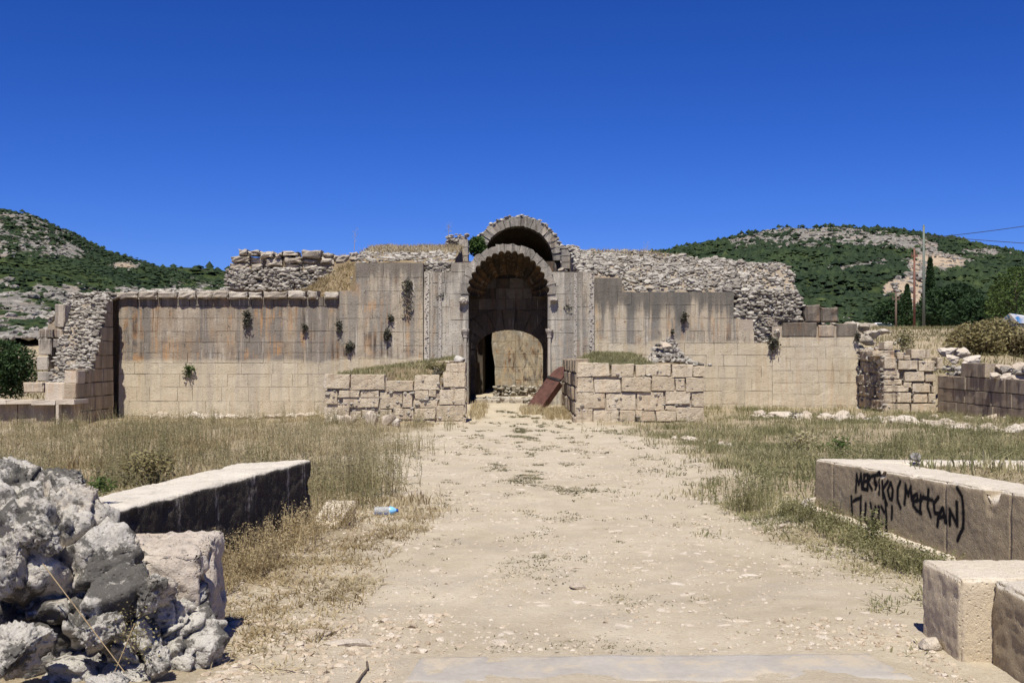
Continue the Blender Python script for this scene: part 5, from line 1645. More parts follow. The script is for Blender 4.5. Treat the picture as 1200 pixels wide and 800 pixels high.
# dry grass left
P = clear(zone(17000, rs, 10.6, 36, edgeL, lambda x, y: np.clip(veg_mask(x, y) ** 1.5 * (.30 + fbm2(x, y, .5, 3, 5.) * 1.5 + fbm2(x, y, 2.2, 2, 15.) * 1.3), 0, 1)))
b = Buf()
h = (.07 + .26 * np.clip(fbm2(P[:, 0], P[:, 1], .9, 3, 1.) + .32, 0, 1)) * (.3 + .7 * veg_mask(P[:, 0], P[:, 1]))
blades(b, P, h, rs, 9, .0055, .09, .35, np.clip(.55 + fbm2(P[:, 0], P[:, 1], .6, 2, 8.) * .8, 0, 1))
b.obj("dry_grass", M['straw'], None, kind="stuff", label="dry straw-coloured grass covering the ground on the left", cat="grass")
# tall brown-green weeds left
b = Buf()
P = clear(zone(4200, rs, 11, 34, edgeL, lambda x, y: np.clip(S(-1.0, -2.0, x) * (.22 + fbm2(x, y, .4, 3, 15.) * 1.3 + fbm2(x, y, 1.6, 2, 25.) * 1.2), 0, 1)))
h = .30 + .40 * np.clip(fbm2(P[:, 0], P[:, 1], .3, 2, 21.) + .4, 0, 1)
stems(b, P, h, rs, 6, .0035, .08, .22, .011, 14, np.clip(.40 + fbm2(P[:, 0], P[:, 1], .5, 2, 2.) * .7, 0, 1))
b.obj("tall_weeds", M['olive'], None, kind="stuff", label="tall brown-green weeds standing in the grass on the left", cat="weeds")
# grass right
b = Buf()
P = clear(zone(20000, rs, 9.5, 38, edgeR, lambda x, y: np.clip(veg_mask(x, y) ** 1.5 * (.42 + fbm2(x, y, .45, 3, 35.) * 1.3 + fbm2(x, y, 2.2, 2, 45.) * 1.0), 0, 1)))
h = (.07 + .24 * np.clip(fbm2(P[:, 0], P[:, 1], .8, 3, 6.) + .4, 0, 1)) * (.3 + .7 * veg_mask(P[:, 0], P[:, 1]))
blades(b, P, h, rs, 9, .0055, .09, .4, np.clip(.45 + fbm2(P[:, 0], P[:, 1], .5, 2, 28.) * .9, 0, 1))
b.obj("half_dry_grass", M['green'], None, kind="stuff", label="greenish half-dry grass covering the ground on the right", cat="grass")
b = Buf()
P = clear(zone(2600, rs, 10.8, 33, edgeR, lambda x, y: np.clip((.2 + fbm2(x, y, .5, 3, 45.) * 1.4 + fbm2(x, y, 1.8, 2, 55.) * 1.2) * veg_mask(x, y), 0, 1)))
stems(b, P, .25 + .25 * np.clip(fbm2(P[:, 0], P[:, 1], .4, 2, 41.) + .4, 0, 1), rs, 6, .0035, .08, .3, .012, 14, np.clip(.35 + fbm2(P[:, 0], P[:, 1], .6, 2, 12.) * .8, 0, 1))
b.obj("low_weeds", M['green'], None, kind="stuff", label="low green weeds in the grass on the right", cat="weeds")
# sparse low growth on the path
b = Buf()
P = zone(30000, rs, 5.0, 33, lambda y: (np.full_like(y, -1.6), np.full_like(y, 2.6)), lambda x, y: np.clip((fbm2(x * 1.0, y * .45, 2.0, 4, 61.) - .05) * 3.0, 0, 1) * (.55 + .45 * S(9, 13, y)) * np.maximum(np.exp(-((x - .3) / .75) ** 2), .22))
P = clear(P)
blades(b, P, .010 + .0016 * P[:, 1], rs, 10, .0035 + .00018 * P[:, 1], .03, 1.2, np.clip(rs.uniform(.1, 1., len(P)), 0, 1))
b.obj("path_weeds", M['weed'], None, kind="stuff", label="tiny flat weeds dotted over the bare path", cat="weeds")
# weeds and dry tangle at the foot of the long stones and on the verge
b = Buf()
P = clear(zone(3000, rs, 5.6, 11.5, lambda y: (np.interp(y, [5.5, 7, 9, 10.5, 11.5], [-1.72, -2.25, -2.1, -1.85, -1.8]), np.interp(y, [5.5, 7, 9, 11.5], [-1.15, -1.0, -.95, -.7])), None))
P = P[rs.uniform(0, 1, len(P)) < .45 + 1.2 * fbm2(P[:, 0], P[:, 1], 1.6, 3, 7.)]
blades(b, P, .055, rs, 8, .004, .05, 1.5, np.clip(.3 + fbm2(P[:, 0], P[:, 1], 1.2, 2, 5.) * .9, 0, 1))
P2 = clear(zone(180, rs, 6.8, 10.8, lambda y: (np.interp(y, [6.5, 10.5], [-2.55, -1.9]), np.interp(y, [6.5, 10.5], [-2.1, -1.5])), None))
stems(b, P2, .30, rs, 4, .003, .05, .55, .009, 16, .35)
b.obj("verge_weeds", M['straw'], None, kind="stuff", label="tangled dry weeds on the verge beside the black-sided block", cat="weeds")
b = Buf()
P = clear(zone(1900, rs, 5.9, 12, lambda y: (np.interp(y, [6, 8, 10, 12], [2.05, 2.5, 2.3, 2.2]), np.interp(y, [6, 8, 10.5, 12], [2.9, 3.4, 3.05, 2.9])), None))
P = P[rs.uniform(0, 1, len(P)) < .35 + 1.2 * fbm2(P[:, 0], P[:, 1], 1.6, 3, 17.) + .5 * S(8, 9.5, P[:, 1])]
blades(b, P, .055, rs, 8, .004, .05, 1.4, np.clip(.6 + fbm2(P[:, 0], P[:, 1], 1.2, 2, 25.) * .9, 0, 1))
P2 = clear(zone(150, rs, 7.6, 10.6, lambda y: (np.interp(y, [7, 10.5], [2.95, 2.55]), np.interp(y, [7, 10.5], [3.3, 2.85])), None))
stems(b, P2, .18, rs, 5, .003, .05, .5, .010, 14, .42)
b.obj("verge_weeds", M['green'], None, kind="stuff", label="green tangled weeds along the foot of the graffiti block", cat="weeds")
# growth on the raised earth behind the two long stones
b = Buf()
P = zone(1500, rs, 6.6, 10.2, lambda y: (-.5 * y - .5, L0[0] - .6 + (y - 10.5) * .18), None)
blades(b, P, .07, rs, 8, .004, .05, 1.0, rs.uniform(.1, .8, len(P)))
P = zone(60, rs, 7, 10.0, lambda y: (-.45 * y - .3, L0[0] - .75 + (y - 10.5) * .18), None)
stems(b, P, .16, rs, 8, .003, .06, .6, .012, 14, .3)
P = zone(1300, rs, 7.0, 10.0, lambda y: (np.interp(y, [7, 10.5], [4.15, 3.6]), .5 * y + .8), None)
blades(b, P, .05, rs, 8, .004, .05, 1.0, rs.uniform(.2, .9, len(P)))
b.obj("platform_weeds", M['olive'], None, kind="stuff", label="dry weeds on the raised earth behind the long blocks", cat="weeds")
# grass on top of the ruin and on the fills
b = Buf()
def on(n, x0, x1, y0, y1, zf):
    x, y = rs.uniform(x0, x1, n), rs.uniform(y0, y1, n)
    return np.stack([x, y, zf(x, y)], -1)
P = on(1500, wx(400, 40), -1.95, 39.0, 44, zL)
blades(b, P, .22, rs, 6, .008, .1, .4, rs.uniform(.2, .9, len(P)))
P = on(700, wx(340, 38), wx(416, 38), 36.6, 38.5, zL)
blades(b, P, .14, rs, 6, .008, .1, .5, rs.uniform(.0, .6, len(P)))
P = on(420, wx(690, 41), wx(800, 41), 40.2, 42.5, zR)
blades(b, P, .25, rs, 6, .008, .1, .4, rs.uniform(.2, .9, len(P)))
b.obj("roof_grass", M['straw'], None, kind="stuff", label="dry grass growing on top of the ruined hall", cat="grass")
b = Buf()
P = on(1500, xl0 + .2, -1.75, LD + .4, 35.7, zLf)
P = P[rs.uniform(0, 1, len(P)) < .35 + .65 * S(wx(500, LD), wx(525, LD), P[:, 0])]
blades(b, P, .16, rs, 8, .007, .1, .4, rs.uniform(.1, .8, len(P)))
P = on(1700, xr0 + .15, wx(775, LD), LD + .4, 35.7, zRf)
blades(b, P, .24, rs, 8, .007, .1, .4, rs.uniform(.05, .8, len(P)))
b.obj("fill_grass", M['green'], None, kind="stuff", label="tufts of grass on the earth behind the two low walls", cat="grass")

b = Buf()
P = on(5200, 11, 40, 37, 70, ground_z)
P = P[(np.abs(P[:, 0] / P[:, 1]) < .52) & ~((P[:, 0] < 12.6) & (P[:, 1] < 50.3))]
blades(b, P, .22, rs, 8, .012, .25, .5, np.clip(.22 + fbm2(P[:, 0], P[:, 1], .25, 3, 2.) * .9, 0, 1))
P = on(2600, -38, -15.2, 33, 75, ground_z)
P = P[np.abs(P[:, 0] / P[:, 1]) < .56]
blades(b, P, .26, rs, 8, .012, .25, .5, np.clip(.25 + fbm2(P[:, 0], P[:, 1], .25, 3, 2.) * .9, 0, 1))
b.obj("bank_grass", M['olive'], None, kind="stuff", label="dry grass on the rising ground beyond both ends of the ruin", cat="grass")
b = Buf()
P = on(90, wx(612, 32), wx(632, 32), 31.5, 33.0, ground_z)
blades(b, P, .30, rs, 9, .006, .06, .35, rs.uniform(.5, 1, len(P)))
P = on(160, wx(640, 31), wx(668, 31), 29.5, 33.0, ground_z)
blades(b, P, .25, rs, 9, .006, .06, .35, rs.uniform(.2, .8, len(P)))
P = on(90, wx(549, 31), wx(566, 31), 29.5, 34.5, ground_z)
blades(b, P, .28, rs, 9, .006, .06, .35, rs.uniform(.4, 1, len(P)))
b.obj("doorway_grass", M['straw'], None, kind="stuff", label="dry grass tufts around the rusty panel and doorway", cat="grass")
# gravel and pebbles of the path
b = Buf()
P = zone(15000, rs, 4.6, 22, lambda y: (np.full_like(y, -2.0), np.full_like(y, 3.0)), lambda x, y: np.clip(.35 + fbm2(x, y, .8, 3, 90.) * 1.3, .04, 1))
P = clear(P)
s = .006 + .011 * rs.uniform(0, 1, len(P)) ** 3 + .0006 * P[:, 1]
scatter(b, PEB, P, s, rs, np.clip(rs.normal(.6, .25, len(P)), 0, 1))
P = np.stack([rs.uniform(-1.75, -.4, 2600), rs.uniform(5.0, 6.9, 2600), np.zeros(2600)], -1)[:1700]; P[:, 2] = ground_z(P[:, 0], P[:, 1])
P = clear(P)
s = .006 + .034 * rs.uniform(0, 1, len(P)) ** 4
scatter(b, PEB, P, s, rs, np.clip(rs.normal(.42, .28, len(P)), 0, 1))
P = np.stack([rs.uniform(1.5, 2.5, 900), rs.uniform(5.0, 6.6, 900), np.zeros(900)], -1); P[:, 2] = ground_z(P[:, 0], P[:, 1])
P = P[P[:, 0] < 2.3]
scatter(b, PEB, clear(P), .008 + .018 * rs.uniform(0, 1, len(clear(P))) ** 2.5, rs)
P = zone(3200, rs, 5.2, 26, lambda y: (np.full_like(y, -1.5), np.full_like(y, 2.3)), lambda x, y: np.clip(.3 + fbm2(x, y, .7, 3, 120.) * 1.6, .02, 1))
P = clear(P)
s = .02 + .055 * rs.uniform(0, 1, len(P)) ** 2
scatter(b, STONES, P - np.array([0, 0, .006]), np.stack([s * 1.4, s, s * .32], -1), rs, np.clip(rs.normal(.75, .2, len(P)), 0, 1))
b.obj("gravel", M['pebble'], None, kind="stuff", label="pale gravel and pebbles strewn over the path", cat="gravel")

# ------------------------------------------------------------------ countable plants
def shrub(name, label, c, r, n, mat, leaf, cat="shrub", group=None, droop=0.0, tint=.5, seed=0):
    rs = np.random.RandomState(seed)
    r = np.asarray(r, float)
    o = thing(name, label, cat, group)
    b = Buf()
    d = rs.normal(size=(n, 3)); d /= np.linalg.norm(d, axis=1)[:, None]
    lob = 1 + .35 * fbm(d * 1.8 + seed, 2)
    rad = (rs.uniform(0, 1, n) ** .45 if n > 800 else rs.uniform(0, 1.15, n) ** .8) * lob
    C = d * rad[:, None] * r
    if droop: C[:, 2] -= droop * np.clip(rs.uniform(-.3, 1, n), 0, 1) ** 2
    leaves(b, C + c, rs, leaf, tint + .25 * (d[:, 2] * .5))
    b.obj("foliage", M[mat], o)
    b = Buf()
    for k in range(7):
        t = rs.normal(size=3); t /= np.linalg.norm(t)
        e = c + t * r * .8
        s0 = c - np.array([0, 0, r[2] * .6]) if not droop else c + np.array([0, r[1] * .7, 0])
        sd = np.array([.012, .012, 0]) * max(r) * 1.2
        b.add(np.array([s0 - sd, s0 + sd, e]), [np.array([[0, 1, 2]])])
    b.obj("twigs", M['bark'], o)
    return o
WS = "dark shrubs rooted in the facade joints"
for i, (px, py, rx, ry, n, lab, dr) in enumerate([
        (289, 369, 6.5, 10, 420, "large dark hanging shrub near the middle of the coped wall", .35),
        (357, 382, 4, 5, 160, "small dark shrub high on the coped wall", .12),
        (397, 380, 4.5, 8, 260, "dark shrub at the corner where the coped wall meets the taller wall", .2),
        (410, 406, 6, 9, 380, "round dark green shrub low on the taller wall", .05),
        (458, 372, 4.5, 5, 160, "small shrub above another on the taller wall", .12),
        (454, 391, 5.5, 8, 300, "dark shrub below a smaller one on the taller wall", .1),
        (516, 346, 5, 5, 170, "brownish shrub on the portal pilaster", .12),
        (802, 371, 5, 8, 260, "small dark shrub on the blackened wall right of the portal", .1),
        (788, 388, 3, 4, 90, "tiny shrub below the shrub on the blackened wall", .06),
        (907, 401, 8, 11, 480, "big dark shrub under the broken rubble corner on the right", .15),
        (1005, 393, 4, 8, 200, "dark shrub at the right end of the pale wall", .1),
        (665, 357, 6, 7, 160, "thin plant on the portal right of the corbel", .25)]):
    d = FD - .12
    shrub("wall_shrub", lab, W(px, py, d), (rx * .85 * d / F, .12, ry * .85 * d / F), int(n * .75), 'caper', .042, "shrub", WS, dr, .4, 50 + i)
shrub("trailing_plant", "green trailing plant hanging high on the taller wall", W(478, 333, FD - .15), (.2, .1, .22), 300, 'caper', .045, "plant", None, 1.0, .7, 71)
shrub("trailing_plant", "small green plant with dead hanging leaves low on the coped wall", W(221, 431, FD - .12), (.2, .09, .16), 160, 'ivy', .045, "plant", None, .3, .6, 72)
shrub("ivy_bush", "dense green ivy between the broken pier and the vault arch", W(559, 289, 43.4), (.40, .35, .42), 2400, 'ivy', .05, "ivy", None, 0, .5, 73)
shrub("dry_bush", "dry brown bush at the foot of the left low wall, left of a smaller one", W(496, 503, 27.6), (.28, .22, .22), 700, 'drybush', .022, "bush", None, 0, .25, 74)
shrub("dry_bush", "smaller dry bush at the right foot of the left low wall", W(530, 503, 27.7), (.22, .2, .2), 460, 'drybush', .022, "bush", None, 0, .35, 75)
shrub("dry_bush", "brown tuft against the left end of the right low wall", W(668, 500, 28.0), (.16, .15, .15), 260, 'drybush', .022, "bush", None, 0, .1, 76)
shrub("grass_tuft", "rounded mat of brown-green grass on the right end of the left low wall", W(515, 428, 29.4), (.42, .4, .13), 1700, 'olive', .03, "grass", None, 0, .4, 77)
shrub("grey_shrub", "grey dead shrub hanging over the right end of the left low wall", W(511, 440, 28.8), (.16, .1, .2), 260, 'caper', .03, "shrub", None, .1, .9, 78)
shrub("dry_bush", "grey-brown bush in front of the pale wall beside the foundation stones", W(933, 490, 30.0), (.22, .2, .2), 420, 'caper', .03, "bush", None, 0, .7, 79)
shrub("dry_bush", "bush growing on top of the rough pier at the right end", W(1060, 399, 34.2), (.32, .3, .38), 700, 'olive', .04, "bush", None, 0, .2, 80)
shrub("dry_bush", "long dry grey-green hedge bush on the bank at the right edge", W(1142, 404, 47), (1.25, 1.2, 1.0), 4200, 'drybush', .08, "bush", None, 0, .35, 81)
shrub("dry_bush", "tall olive-brown bush highest on the bank at the right edge", W(1166, 398, 48), (1.25, 1.2, .95), 4800, 'drybush', .08, "bush", None, 0, .5, 82)
shrub("dry_bush", "dark brown bush at the extreme right edge on the bank", W(1207, 404, 46), (.8, 1.0, .62), 2600, 'drybush', .07, "bush", None, 0, .0, 83)
shrub("evergreen_bush", "dense dark green bush at the left edge beside the broken wall", W(8, 432, 41), (1.05, 1.0, 1.2), 9000, 'leaf', .06, "bush", None, 0, .45, 84)
shrub("green_weed", "bright green leafy weed in the grass behind the graffiti block", W(985, 522, 17.5), (.22, .2, .16), 260, 'leaf_light', .03, "weed", None, 0, .4, 85)
shrub("green_weed", "yellow-green weed clump in the grass left of the graffiti block's far end", W(940, 516, 18.5), (.34, .3, .17), 420, 'green', .03, "weed", None, 0, .8, 86)
shrub("dry_bush", "clump of curled brown and grey leaves on the earth behind the left long block", W(175, 543, 9.3), (.24, .18, .12), 900, 'drybush', .018, "bush", None, 0, .5, 87)
shrub("green_weed", "small bright green tuft on the earth beside the boulders", W(118, 569, 7.4), (.09, .08, .06), 260, 'leaf_light', .016, "weed", None, 0, .6, 88)
shrub("green_weed", "green weed growing in front of the painted words", W(1024, 618, 8.9), (.10, .07, .16), 420, 'green', .014, "weed", None, 0, .2, 89)
shrub("dry_bush", "dry twiggy plant growing between the boulders in front", W(158, 745, 5.35), (.13, .08, .16), 320, 'drybush', .008, "bush", None, 0, .7, 90)
for i, (px, py, d, r, lab) in enumerate([(436, 560, 12.5, .32, "tall grey-green weed clump beside the far end of the black-sided block"),
                                          (395, 545, 12.8, .36, "tall brown weed clump just right of the black-sided block's corner"),
                                          (885, 588, 11.2, .22, "drooping green weed left of the graffiti block")]):
    o = thing("weed_clump", lab, "weed")
    b = Buf()
    rr = np.random.RandomState(300 + i)
    x = wx(px, d)
    PP = np.stack([x + rr.normal(0, r * .5, 26), d + rr.normal(0, r * .5, 26), np.zeros(26)], -1); PP[:, 2] = ground_z(PP[:, 0], PP[:, 1])
    stems(b, PP, .75 if i < 2 else .4, rr, 6, .0035, .05, .2, .010, 13, .55 if i != 1 else .7)
    b.obj("stalks", M['olive'] if i != 2 else M['green'], o)
for i, (px, py0, py1, d, lab) in enumerate([(415, 290, 268, 41, "lone dry stalk on the roof left of the broken pier"), (525, 274, 262, 42, "dry stalk on the broken pier"), (757, 300, 283, 41, "dry stalk on the rubble crest right of the arch")]):
    o = thing("dry_stalk", lab, "stalk")
    b = Buf()
    a, c = W(px, py0 + 4, d), W(px + 1.5, py1, d)
    sd = np.array([.012, 0, 0])
    for k in range(5):
        t = k / 5
        q = a + (c - a) * (.4 + .12 * k)
        e = q + np.array([(-1) ** k * .16, .05, .18])
        b.add(np.array([q - sd * .5, q + sd * .5, e]), [np.array([[0, 1, 2]])])
    b.add(np.array([a - sd, a + sd, c]), [np.array([[0, 1, 2]])])
    leaves(b, a + (c - a) * np.random.RandomState(i).uniform(.4, 1, (40, 1)) + np.random.RandomState(i + 9).normal(0, .07, (40, 3)), np.random.RandomState(i), .02, .3)
    b.obj("stem", M['straw'], o)

def tube(buf, p0, p1, r0, r1, n=8):
    p0, p1 = np.asarray(p0, float), np.asarray(p1, float)
    d = p1 - p0; d /= np.linalg.norm(d)
    a = np.cross(d, [0, 0, 1.0] if abs(d[2]) < .9 else [1.0, 0, 0]); a /= np.linalg.norm(a)
    b = np.cross(d, a)
    t = np.arange(n) / n * 2 * np.pi
    c = np.cos(t)[:, None] * a + np.sin(t)[:, None] * b
    k = np.arange(n); k2 = (k + 1) % n
    buf.add(np.concatenate([p0 + c * r0, p1 + c * r1]), [np.stack([k, k2, n + k2, n + k], -1), k[None, ::-1], (n + k)[None]])

def tree(name, label, px, py_base, d, h, crown, n, mat, seed, shape='round', tint=.45, leaf=.16):
    """crown = (half width, start height fraction)"""
    rs = np.random.RandomState(seed)
    o = thing(name, label, "tree")
    base = W(px, py_base, d)
    base[2] = min(base[2], float(ground_z(base[0], base[1]))) - .1
    b = Buf()
    top = base + np.array([rs.uniform(-.2, .2), 0, h * .9])
    tube(b, base, base + (top - base) * .55, .16 * h / 6, .09 * h / 6)
    tube(b, base + (top - base) * .55, top, .09 * h / 6, .02)
    hubs = []
    for k in range(11):
        t = rs.uniform(crown[1], .95)
        w = crown[0] * (1 - .82 * (t - crown[1]) / (1 - crown[1])) if shape == 'cone' else crown[0] * math.sqrt(max(.1, 1 - ((t - .6) / .42) ** 2))
        a = k * 2.4
        s0 = base + (top - base) * (t * .85)
        e = base + np.array([math.cos(a) * w * .75, math.sin(a) * w * .75, h * t])
        tube(b, s0, e, .04 * h / 6, .012, 5)
        hubs.append(e)
    hubs.append(top)
    b.obj("trunk", M['bark'], o)
    b = Buf()
    m = int(n)
    t = rs.uniform(crown[1], 1.0, m)
    if shape == 'cone': w = crown[0] * np.clip(1.08 - (t - crown[1]) / (1 - crown[1]), .05, 1)
    else: w = crown[0] * np.sqrt(np.clip(1 - ((t - .58) / .44) ** 2, .03, 1))
    a = rs.uniform(0, 2 * np.pi, m)
    q = np.stack([np.cos(a) * w, np.sin(a) * w, t * h * .25], -1)
    lump = 1 + .5 * fbm(np.stack([np.cos(a) * 1.6, np.sin(a) * 1.6, t * h * .7], -1) + seed, 3)
    rad = rs.uniform(0, 1, m) ** .4 * lump
    C = base + np.stack([np.cos(a) * w * rad, np.sin(a) * w * rad, t * h], -1)
    keep = fbm(C * (1.1) + seed, 2) > -.22
    C = C[keep]
    leaves(b, C, rs, leaf, np.clip(tint + .35 * fbm(C * .8 + 3, 2), 0, 1), .2)
    b.obj("crown", M[mat], o)

tree("poplar_tree", "narrow pointed green tree left of the rust-coloured pole", 1063, 393, 88, 4.2, (.75, .05), 3600, 'leaf', 1, 'cone', .6, .12)
tree("poplar_tree", "tall narrow tree just behind the grey-green pole", 1090, 395, 95, 7.0, (1.0, .1), 4200, 'leaf', 2, 'cone', .4, .14)
tree("round_tree", "dense dark round tree left of the poles", 1044, 395, 92, 3.2, (1.7, .05), 4200, 'leaf', 3, 'round', .45, .14)
tree("round_tree", "wide dark tree right of the grey-green pole", 1108, 399, 84, 4.2, (2.0, .04), 6200, 'leaf', 4, 'round', .35, .14)
tree("round_tree", "dark green tree in the hollow before the dry bushes", 1140, 400, 80, 3.2, (2.2, .02), 5600, 'leaf', 5, 'round', .2, .14)
tree("round_tree", "low dark tree behind the wide dark tree", 1124, 392, 100, 5.0, (2.2, .05), 5600, 'leaf', 6, 'round', .15, .15)
tree("light_tree", "light green tree at the right edge behind the dry bushes", 1192, 396, 70, 4.6, (1.6, .15), 3600, 'leaf_light', 7, 'round', .35, .11)
tree("light_tree", "small yellow-green tree left of the light green tree at the right edge", 1172, 394, 74, 3.6, (1.0, .15), 2000, 'leaf_light', 8, 'round', .6, .11)

# ------------------------------------------------------------------ poles, cables
PD = 75.0
def pole(label, px, top, d, r, mat, arm):
    o = thing("utility_pole", label, "pole")
    x = wx(px, d); zt = wz(top, d)
    zb = float(ground_z(x, d)) - .2
    b = Buf(); tube(b, (x, d, zb), (x, d, zt), r * 1.25, r * .85, 10); b.obj("shaft", mat, o, True)
    b = Buf(); tube(b, (x, d, zt), (x, d, zt + .1), r * .95, r * .3, 10); b.obj("cap", mat, o)
    if arm:
        b = Buf(); v, f = box(x - arm, x + arm, d - .06, d + .06, zt - .55, zt - .45); b.add(v, f); b.obj("cross_arm", mat, o)
        for s in (-1, 1):
            b = Buf()
            for q in range(3): tube(b, (x + s * arm * .85, d, zt - .45 + q * .07), (x + s * arm * .85, d, zt - .40 + q * .07), .06, .045, 8)
            b.obj("insulator", mat_plain("brown_porcelain", (.10, .05, .035), .3), o)
    return np.array([x, d, zt])
mg = mat_plain("grey_green_painted_steel", (.135, .155, .125), .6, .1, .35, 5)
mr = mat_plain("rust_coloured_pole", (.17, .075, .05), .8, 0, .35, 5)
md = mat_plain("old_wooden_pole", (.13, .09, .065), .85, 0, .4, 5)
pt = pole("tall grey-green utility pole at the right", 1082.5, 265, PD, .085, mg, 0)
pole("rust-coloured utility pole beside the taller grey-green pole", 1071.5, 292, 78, .075, mr, .22)
pole("short dark pole left of the other two", 1050, 343, 86, .075, md, .3)
mc = mat_plain("black_cable", (.02, .02, .022), .6)
def cable(label, a, c, sag):
    b = Buf()
    t = np.linspace(0, 1, 15)
    a, c = np.asarray(a), np.asarray(c)
    P = a + (c - a) * t[:, None]; P[:, 2] -= sag * 4 * t * (1 - t)
    for p, q in zip(P[:-1], P[1:]): tube(b, p, q, .022, .022, 5)
    b.obj("power_cable", mc, None, label=label, cat="cable")
cable("upper black cable rising from the tall pole to the right edge", W(1083, 279, PD), W(1420, 222, 66), .35)
cable("lower thin cable running from the tall pole to the right edge", W(1083, 276, PD), W(1420, 296, 66), .12)

# ------------------------------------------------------------------ parked car beyond the rocks, shelter at the right
car = thing("parked_car", "white car whose roof and window show behind the rocks on the right", "car")
cx, cy = wx(1030.0, 92), 92.0
cz = wz(378.5, 92) - 1.48
mw = mat_plain("white_car_paint", (.72, .74, .74), .3, 0, .1, 3, 0, .5)
mgl = mat_plain("dark_car_glass", (.03, .04, .045), .08, 0, 0, 3, 0, .6)
mty = mat_plain("tyre_rubber", (.02, .02, .02), .8)
def car_side(prof, w0, w1):
    """side profile (y, z) swept over the width with tumblehome"""
    n = len(prof)
    a = np.array([(cx - w0, cy + p[0], cz + p[1]) for p in prof]); c = np.array([(cx + w0, cy + p[0], cz + p[1]) for p in prof])
    for i, p in enumerate(prof):
        if p[1] > .95: a[i, 0] = cx - w1; c[i, 0] = cx + w1
    k = np.arange(n); k2 = (k + 1) % n
    return np.concatenate([a, c]), [np.stack([k, k2, n + k2, n + k], -1), k[None, ::-1], (n + k)[None]]
v, f = car_side([(-2.0, .3), (2.0, .3), (2.05, .75), (1.2, .92), (.5, 1.42), (-.9, 1.48), (-1.75, 1.0), (-2.05, .85)], .84, .66)
link("body", mesh_np("body", v, f, mw), car)
v, f = plank([(0, 0), (0, 1), (1, 1), (1, 0)], 0, 1)
wv = np.array([(cx - .58, cy - 1.66, cz + 1.06), (cx + .58, cy - 1.66, cz + 1.06), (cx + .54, cy - 1.02, cz + 1.42), (cx - .54, cy - 1.02, cz + 1.42)])
link("rear_window", mesh_np("rear_window", np.concatenate([wv + np.array([0, -.03, .02]), wv + np.array([0, .05, -.02])]), [np.array([[0, 1, 2, 3], [7, 6, 5, 4], [0, 4, 5, 1], [1, 5, 6, 2], [2, 6, 7, 3], [3, 7, 4, 0]])], mgl), car)
for s in (-1, 1):
    wv = np.array([(cx + s * .80, cy - 1.4, cz + 1.0), (cx + s * .80, cy + .9, cz + 1.0), (cx + s * .70, cy + .4, cz + 1.36), (cx + s * .70, cy - .8, cz + 1.38)])
    link("side_window", mesh_np("side_window", np.concatenate([wv + np.array([s * .02, 0, 0]), wv - np.array([s * .05, 0, 0])]), [np.array([[0, 1, 2, 3], [7, 6, 5, 4], [0, 4, 5, 1], [1, 5, 6, 2], [2, 6, 7, 3], [3, 7, 4, 0]])], mgl), car)
    for yy in (-1.3, 1.3):
        b = Buf(); tube(b, (cx + s * .70, cy + yy, cz + .31), (cx + s * .87, cy + yy, cz + .31), .31, .31, 16); wh = b.obj("wheel", mty, car, True)
        b = Buf(); tube(b, (cx + s * .84, cy + yy, cz + .31), (cx + s * .885, cy + yy, cz + .31), .19, .17, 12); b.obj("rim", mg, wh)
    b = Buf(); vv, ff = box(cx + s * .62 - .12, cx + s * .62 + .12, cy - 2.06, cy - 1.98, cz + .72, cz + .86); b.add(vv, ff); b.obj("tail_light", mr, car)

sh = thing("tarpaulin_shelter", "white and blue tarpaulin shelter with grey wall at the right edge", "shelter")
sd_ = 62.0
A0 = W(1183, 367, sd_); A1 = W(1245, 376, sd_ - .5)
t = NT("white_blue_tarpaulin")
p = t.pos()
xs_ = t.n("ShaderNodeSeparateXYZ", {0: p}).outputs[0]
c = t.mix(t.math('MULTIPLY', t.ss(t.noise(p, 1.6, 2), .46, .54), t.ss(xs_, A0[0] + .9, A0[0] + .4)), (.75, .77, .80), (.08, .28, .62))
M['tarp'] = t.done(c, .6)
v = np.array([A0, A1, A1 + [0, 2.4, -.35], A0 + [.6, 2.4, -.3], A0 + [.5, 0, -.55], A1 + [0, 0, -.25], A1 + [0, 2.4, -.6], A0 + [1.0, 2.4, -.6]])
link("roof_sheet", mesh_np("roof_sheet", v, [np.array([[0, 1, 2, 3], [7, 6, 5, 4], [0, 4, 5, 1], [1, 5, 6, 2], [2, 6, 7, 3], [3, 7, 4, 0]])], M['tarp']), sh)
gzz = float(ground_z(A0[0] + 2, sd_ + 1))
v, f = box(A0[0] + .65, A1[0] - .1, sd_ + .3, sd_ + 2.0, min(gzz, 2.4) - .3, A0[2] - .62)
link("wall_panel", mesh_np("wall_panel", v, f, mat_plain("pale_blue_grey_panel", (.36, .40, .46), .6)), sh)
for xx in (A0[0] + .6, A1[0] - .1):
    b = Buf(); tube(b, (xx, sd_ + .1, min(gzz, 2.4) - .3), (xx, sd_ + .1, A0[2] - .55), .04, .04); b.obj("pole", mg, sh)

# rocks and rubble on the ground behind the right end
rs = np.random.RandomState(1212)
bk = thing("background_rubble", "grey rubble and rocks on the rise behind the right end wall", "rubble")
for i in range(34):
    px = rs.uniform(980, 1019); d = rs.uniform(48, 66)
    x = wx(px, d); r = rs.uniform(.25, .7)
    q = link("rock", rock_mesh((r * 1.4, r, r * .7), rs, M['rubbleo'], 3, 12, .06), bk)
    q.location = (x, d, float(ground_z(x, d)) + r * .2)

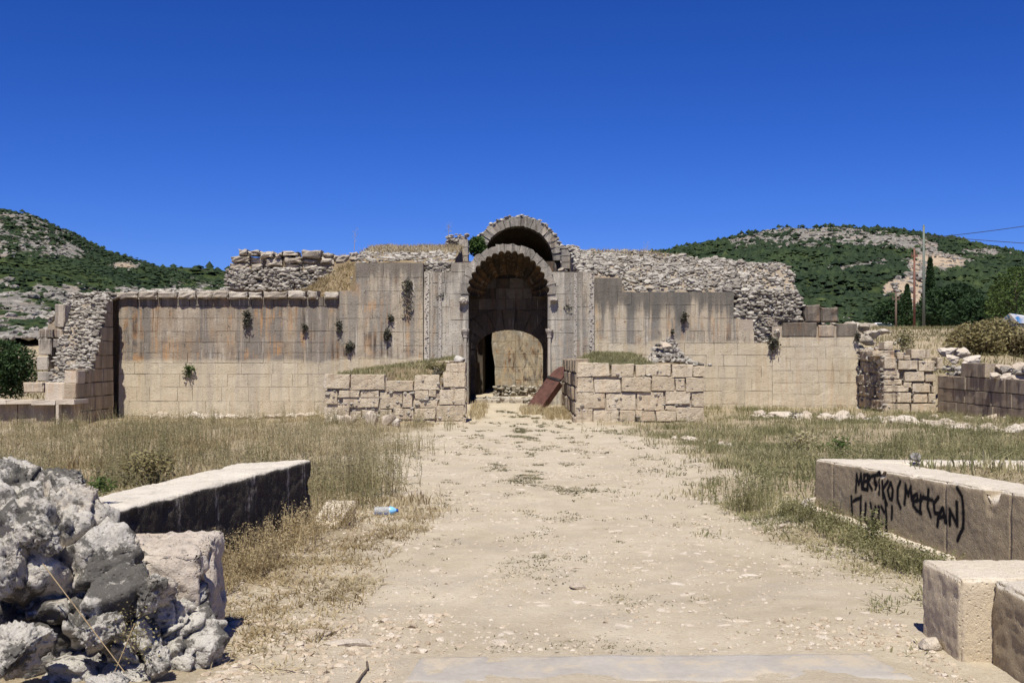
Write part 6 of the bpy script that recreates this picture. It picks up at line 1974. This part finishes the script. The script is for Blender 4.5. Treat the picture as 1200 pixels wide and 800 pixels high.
# ------------------------------------------------------------------ plastic bottle and dry twig
t = NT("clear_blue_plastic")
b_ = t.n("ShaderNodeBsdfPrincipled", {"Base Color": (.80, .86, .95, 1), "Roughness": .08, "Transmission Weight": .82, "IOR": 1.3, "Specular IOR Level": .6})
t.t.links.new(b_.outputs[0], t.out.inputs[0])
M['pet'] = t.m
M['petb'] = mat_plain("light_blue_plastic", (.22, .52, .85), .25, 0, .05, 20, 0, .6)
M['cap'] = mat_plain("dark_blue_cap", (.015, .05, .25), .4)
bd_ = 11.05
bx0 = wx(438.5, bd_); gz = float(ground_z(wx(452, bd_), bd_)) + .045
bottle = thing("plastic_bottle", "crushed clear plastic bottle with blue neck lying in the dry grass", "bottle")
def lathe(prof, mat, name, parent):
    b = Buf()
    n = 20
    t = np.arange(n) / n * 2 * np.pi
    ring = [np.stack([np.full(n, bx0 + p), bd_ + r * np.cos(t) + .02 * p, gz + r * np.sin(t) * .92], -1) for p, r in prof]
    k = np.arange(n); k2 = (k + 1) % n
    b.add(np.concatenate(ring), [np.concatenate([np.stack([i * n + k, i * n + k2, (i + 1) * n + k2, (i + 1) * n + k], -1) for i in range(len(prof) - 1)])])
    return b.obj(name, mat, parent, True)
lathe([(0, .001), (.0, .03), (.008, .04), (.02, .042), (.04, .040), (.05, .043), (.075, .041), (.085, .044), (.11, .042), (.12, .044), (.155, .044)], M['pet'], "body", bottle)
lathe([(.155, .0445), (.165, .045), (.185, .041), (.205, .030), (.215, .018), (.222, .015)], M['petb'], "shoulder", bottle)
lathe([(.222, .016), (.222, .019), (.242, .019), (.242, .001)], M['cap'], "cap", bottle)
tw = Buf()
pp = [W(417, 793, 5.4), W(424, 783, 5.55), W(431, 776, 5.65), W(430, 769, 5.75)]
pp = [np.array([q[0], q[1], float(ground_z(q[0], q[1])) + .012]) for q in pp]
for a, c in zip(pp[:-1], pp[1:]): tube(tw, a, c, .007, .006, 6)
tw.obj("fallen_twig", M['bark'], None, label="dark curved twig lying on the gravel at lower left", cat="twig")
for i, (a, c, lab) in enumerate([((50, 660, 5.3), (146, 787, 5.15), "long pale dry stem leaning across the boulders"),
                                 ((133, 790, 5.2), (158, 730, 5.25), "short dry stem rising between the boulders")]):
    tw = Buf(); tube(tw, W(*a), W(*c), .003, .0025, 5)
    tw.obj("withered_stalk", M['twig'], None, label=lab, cat="stem")
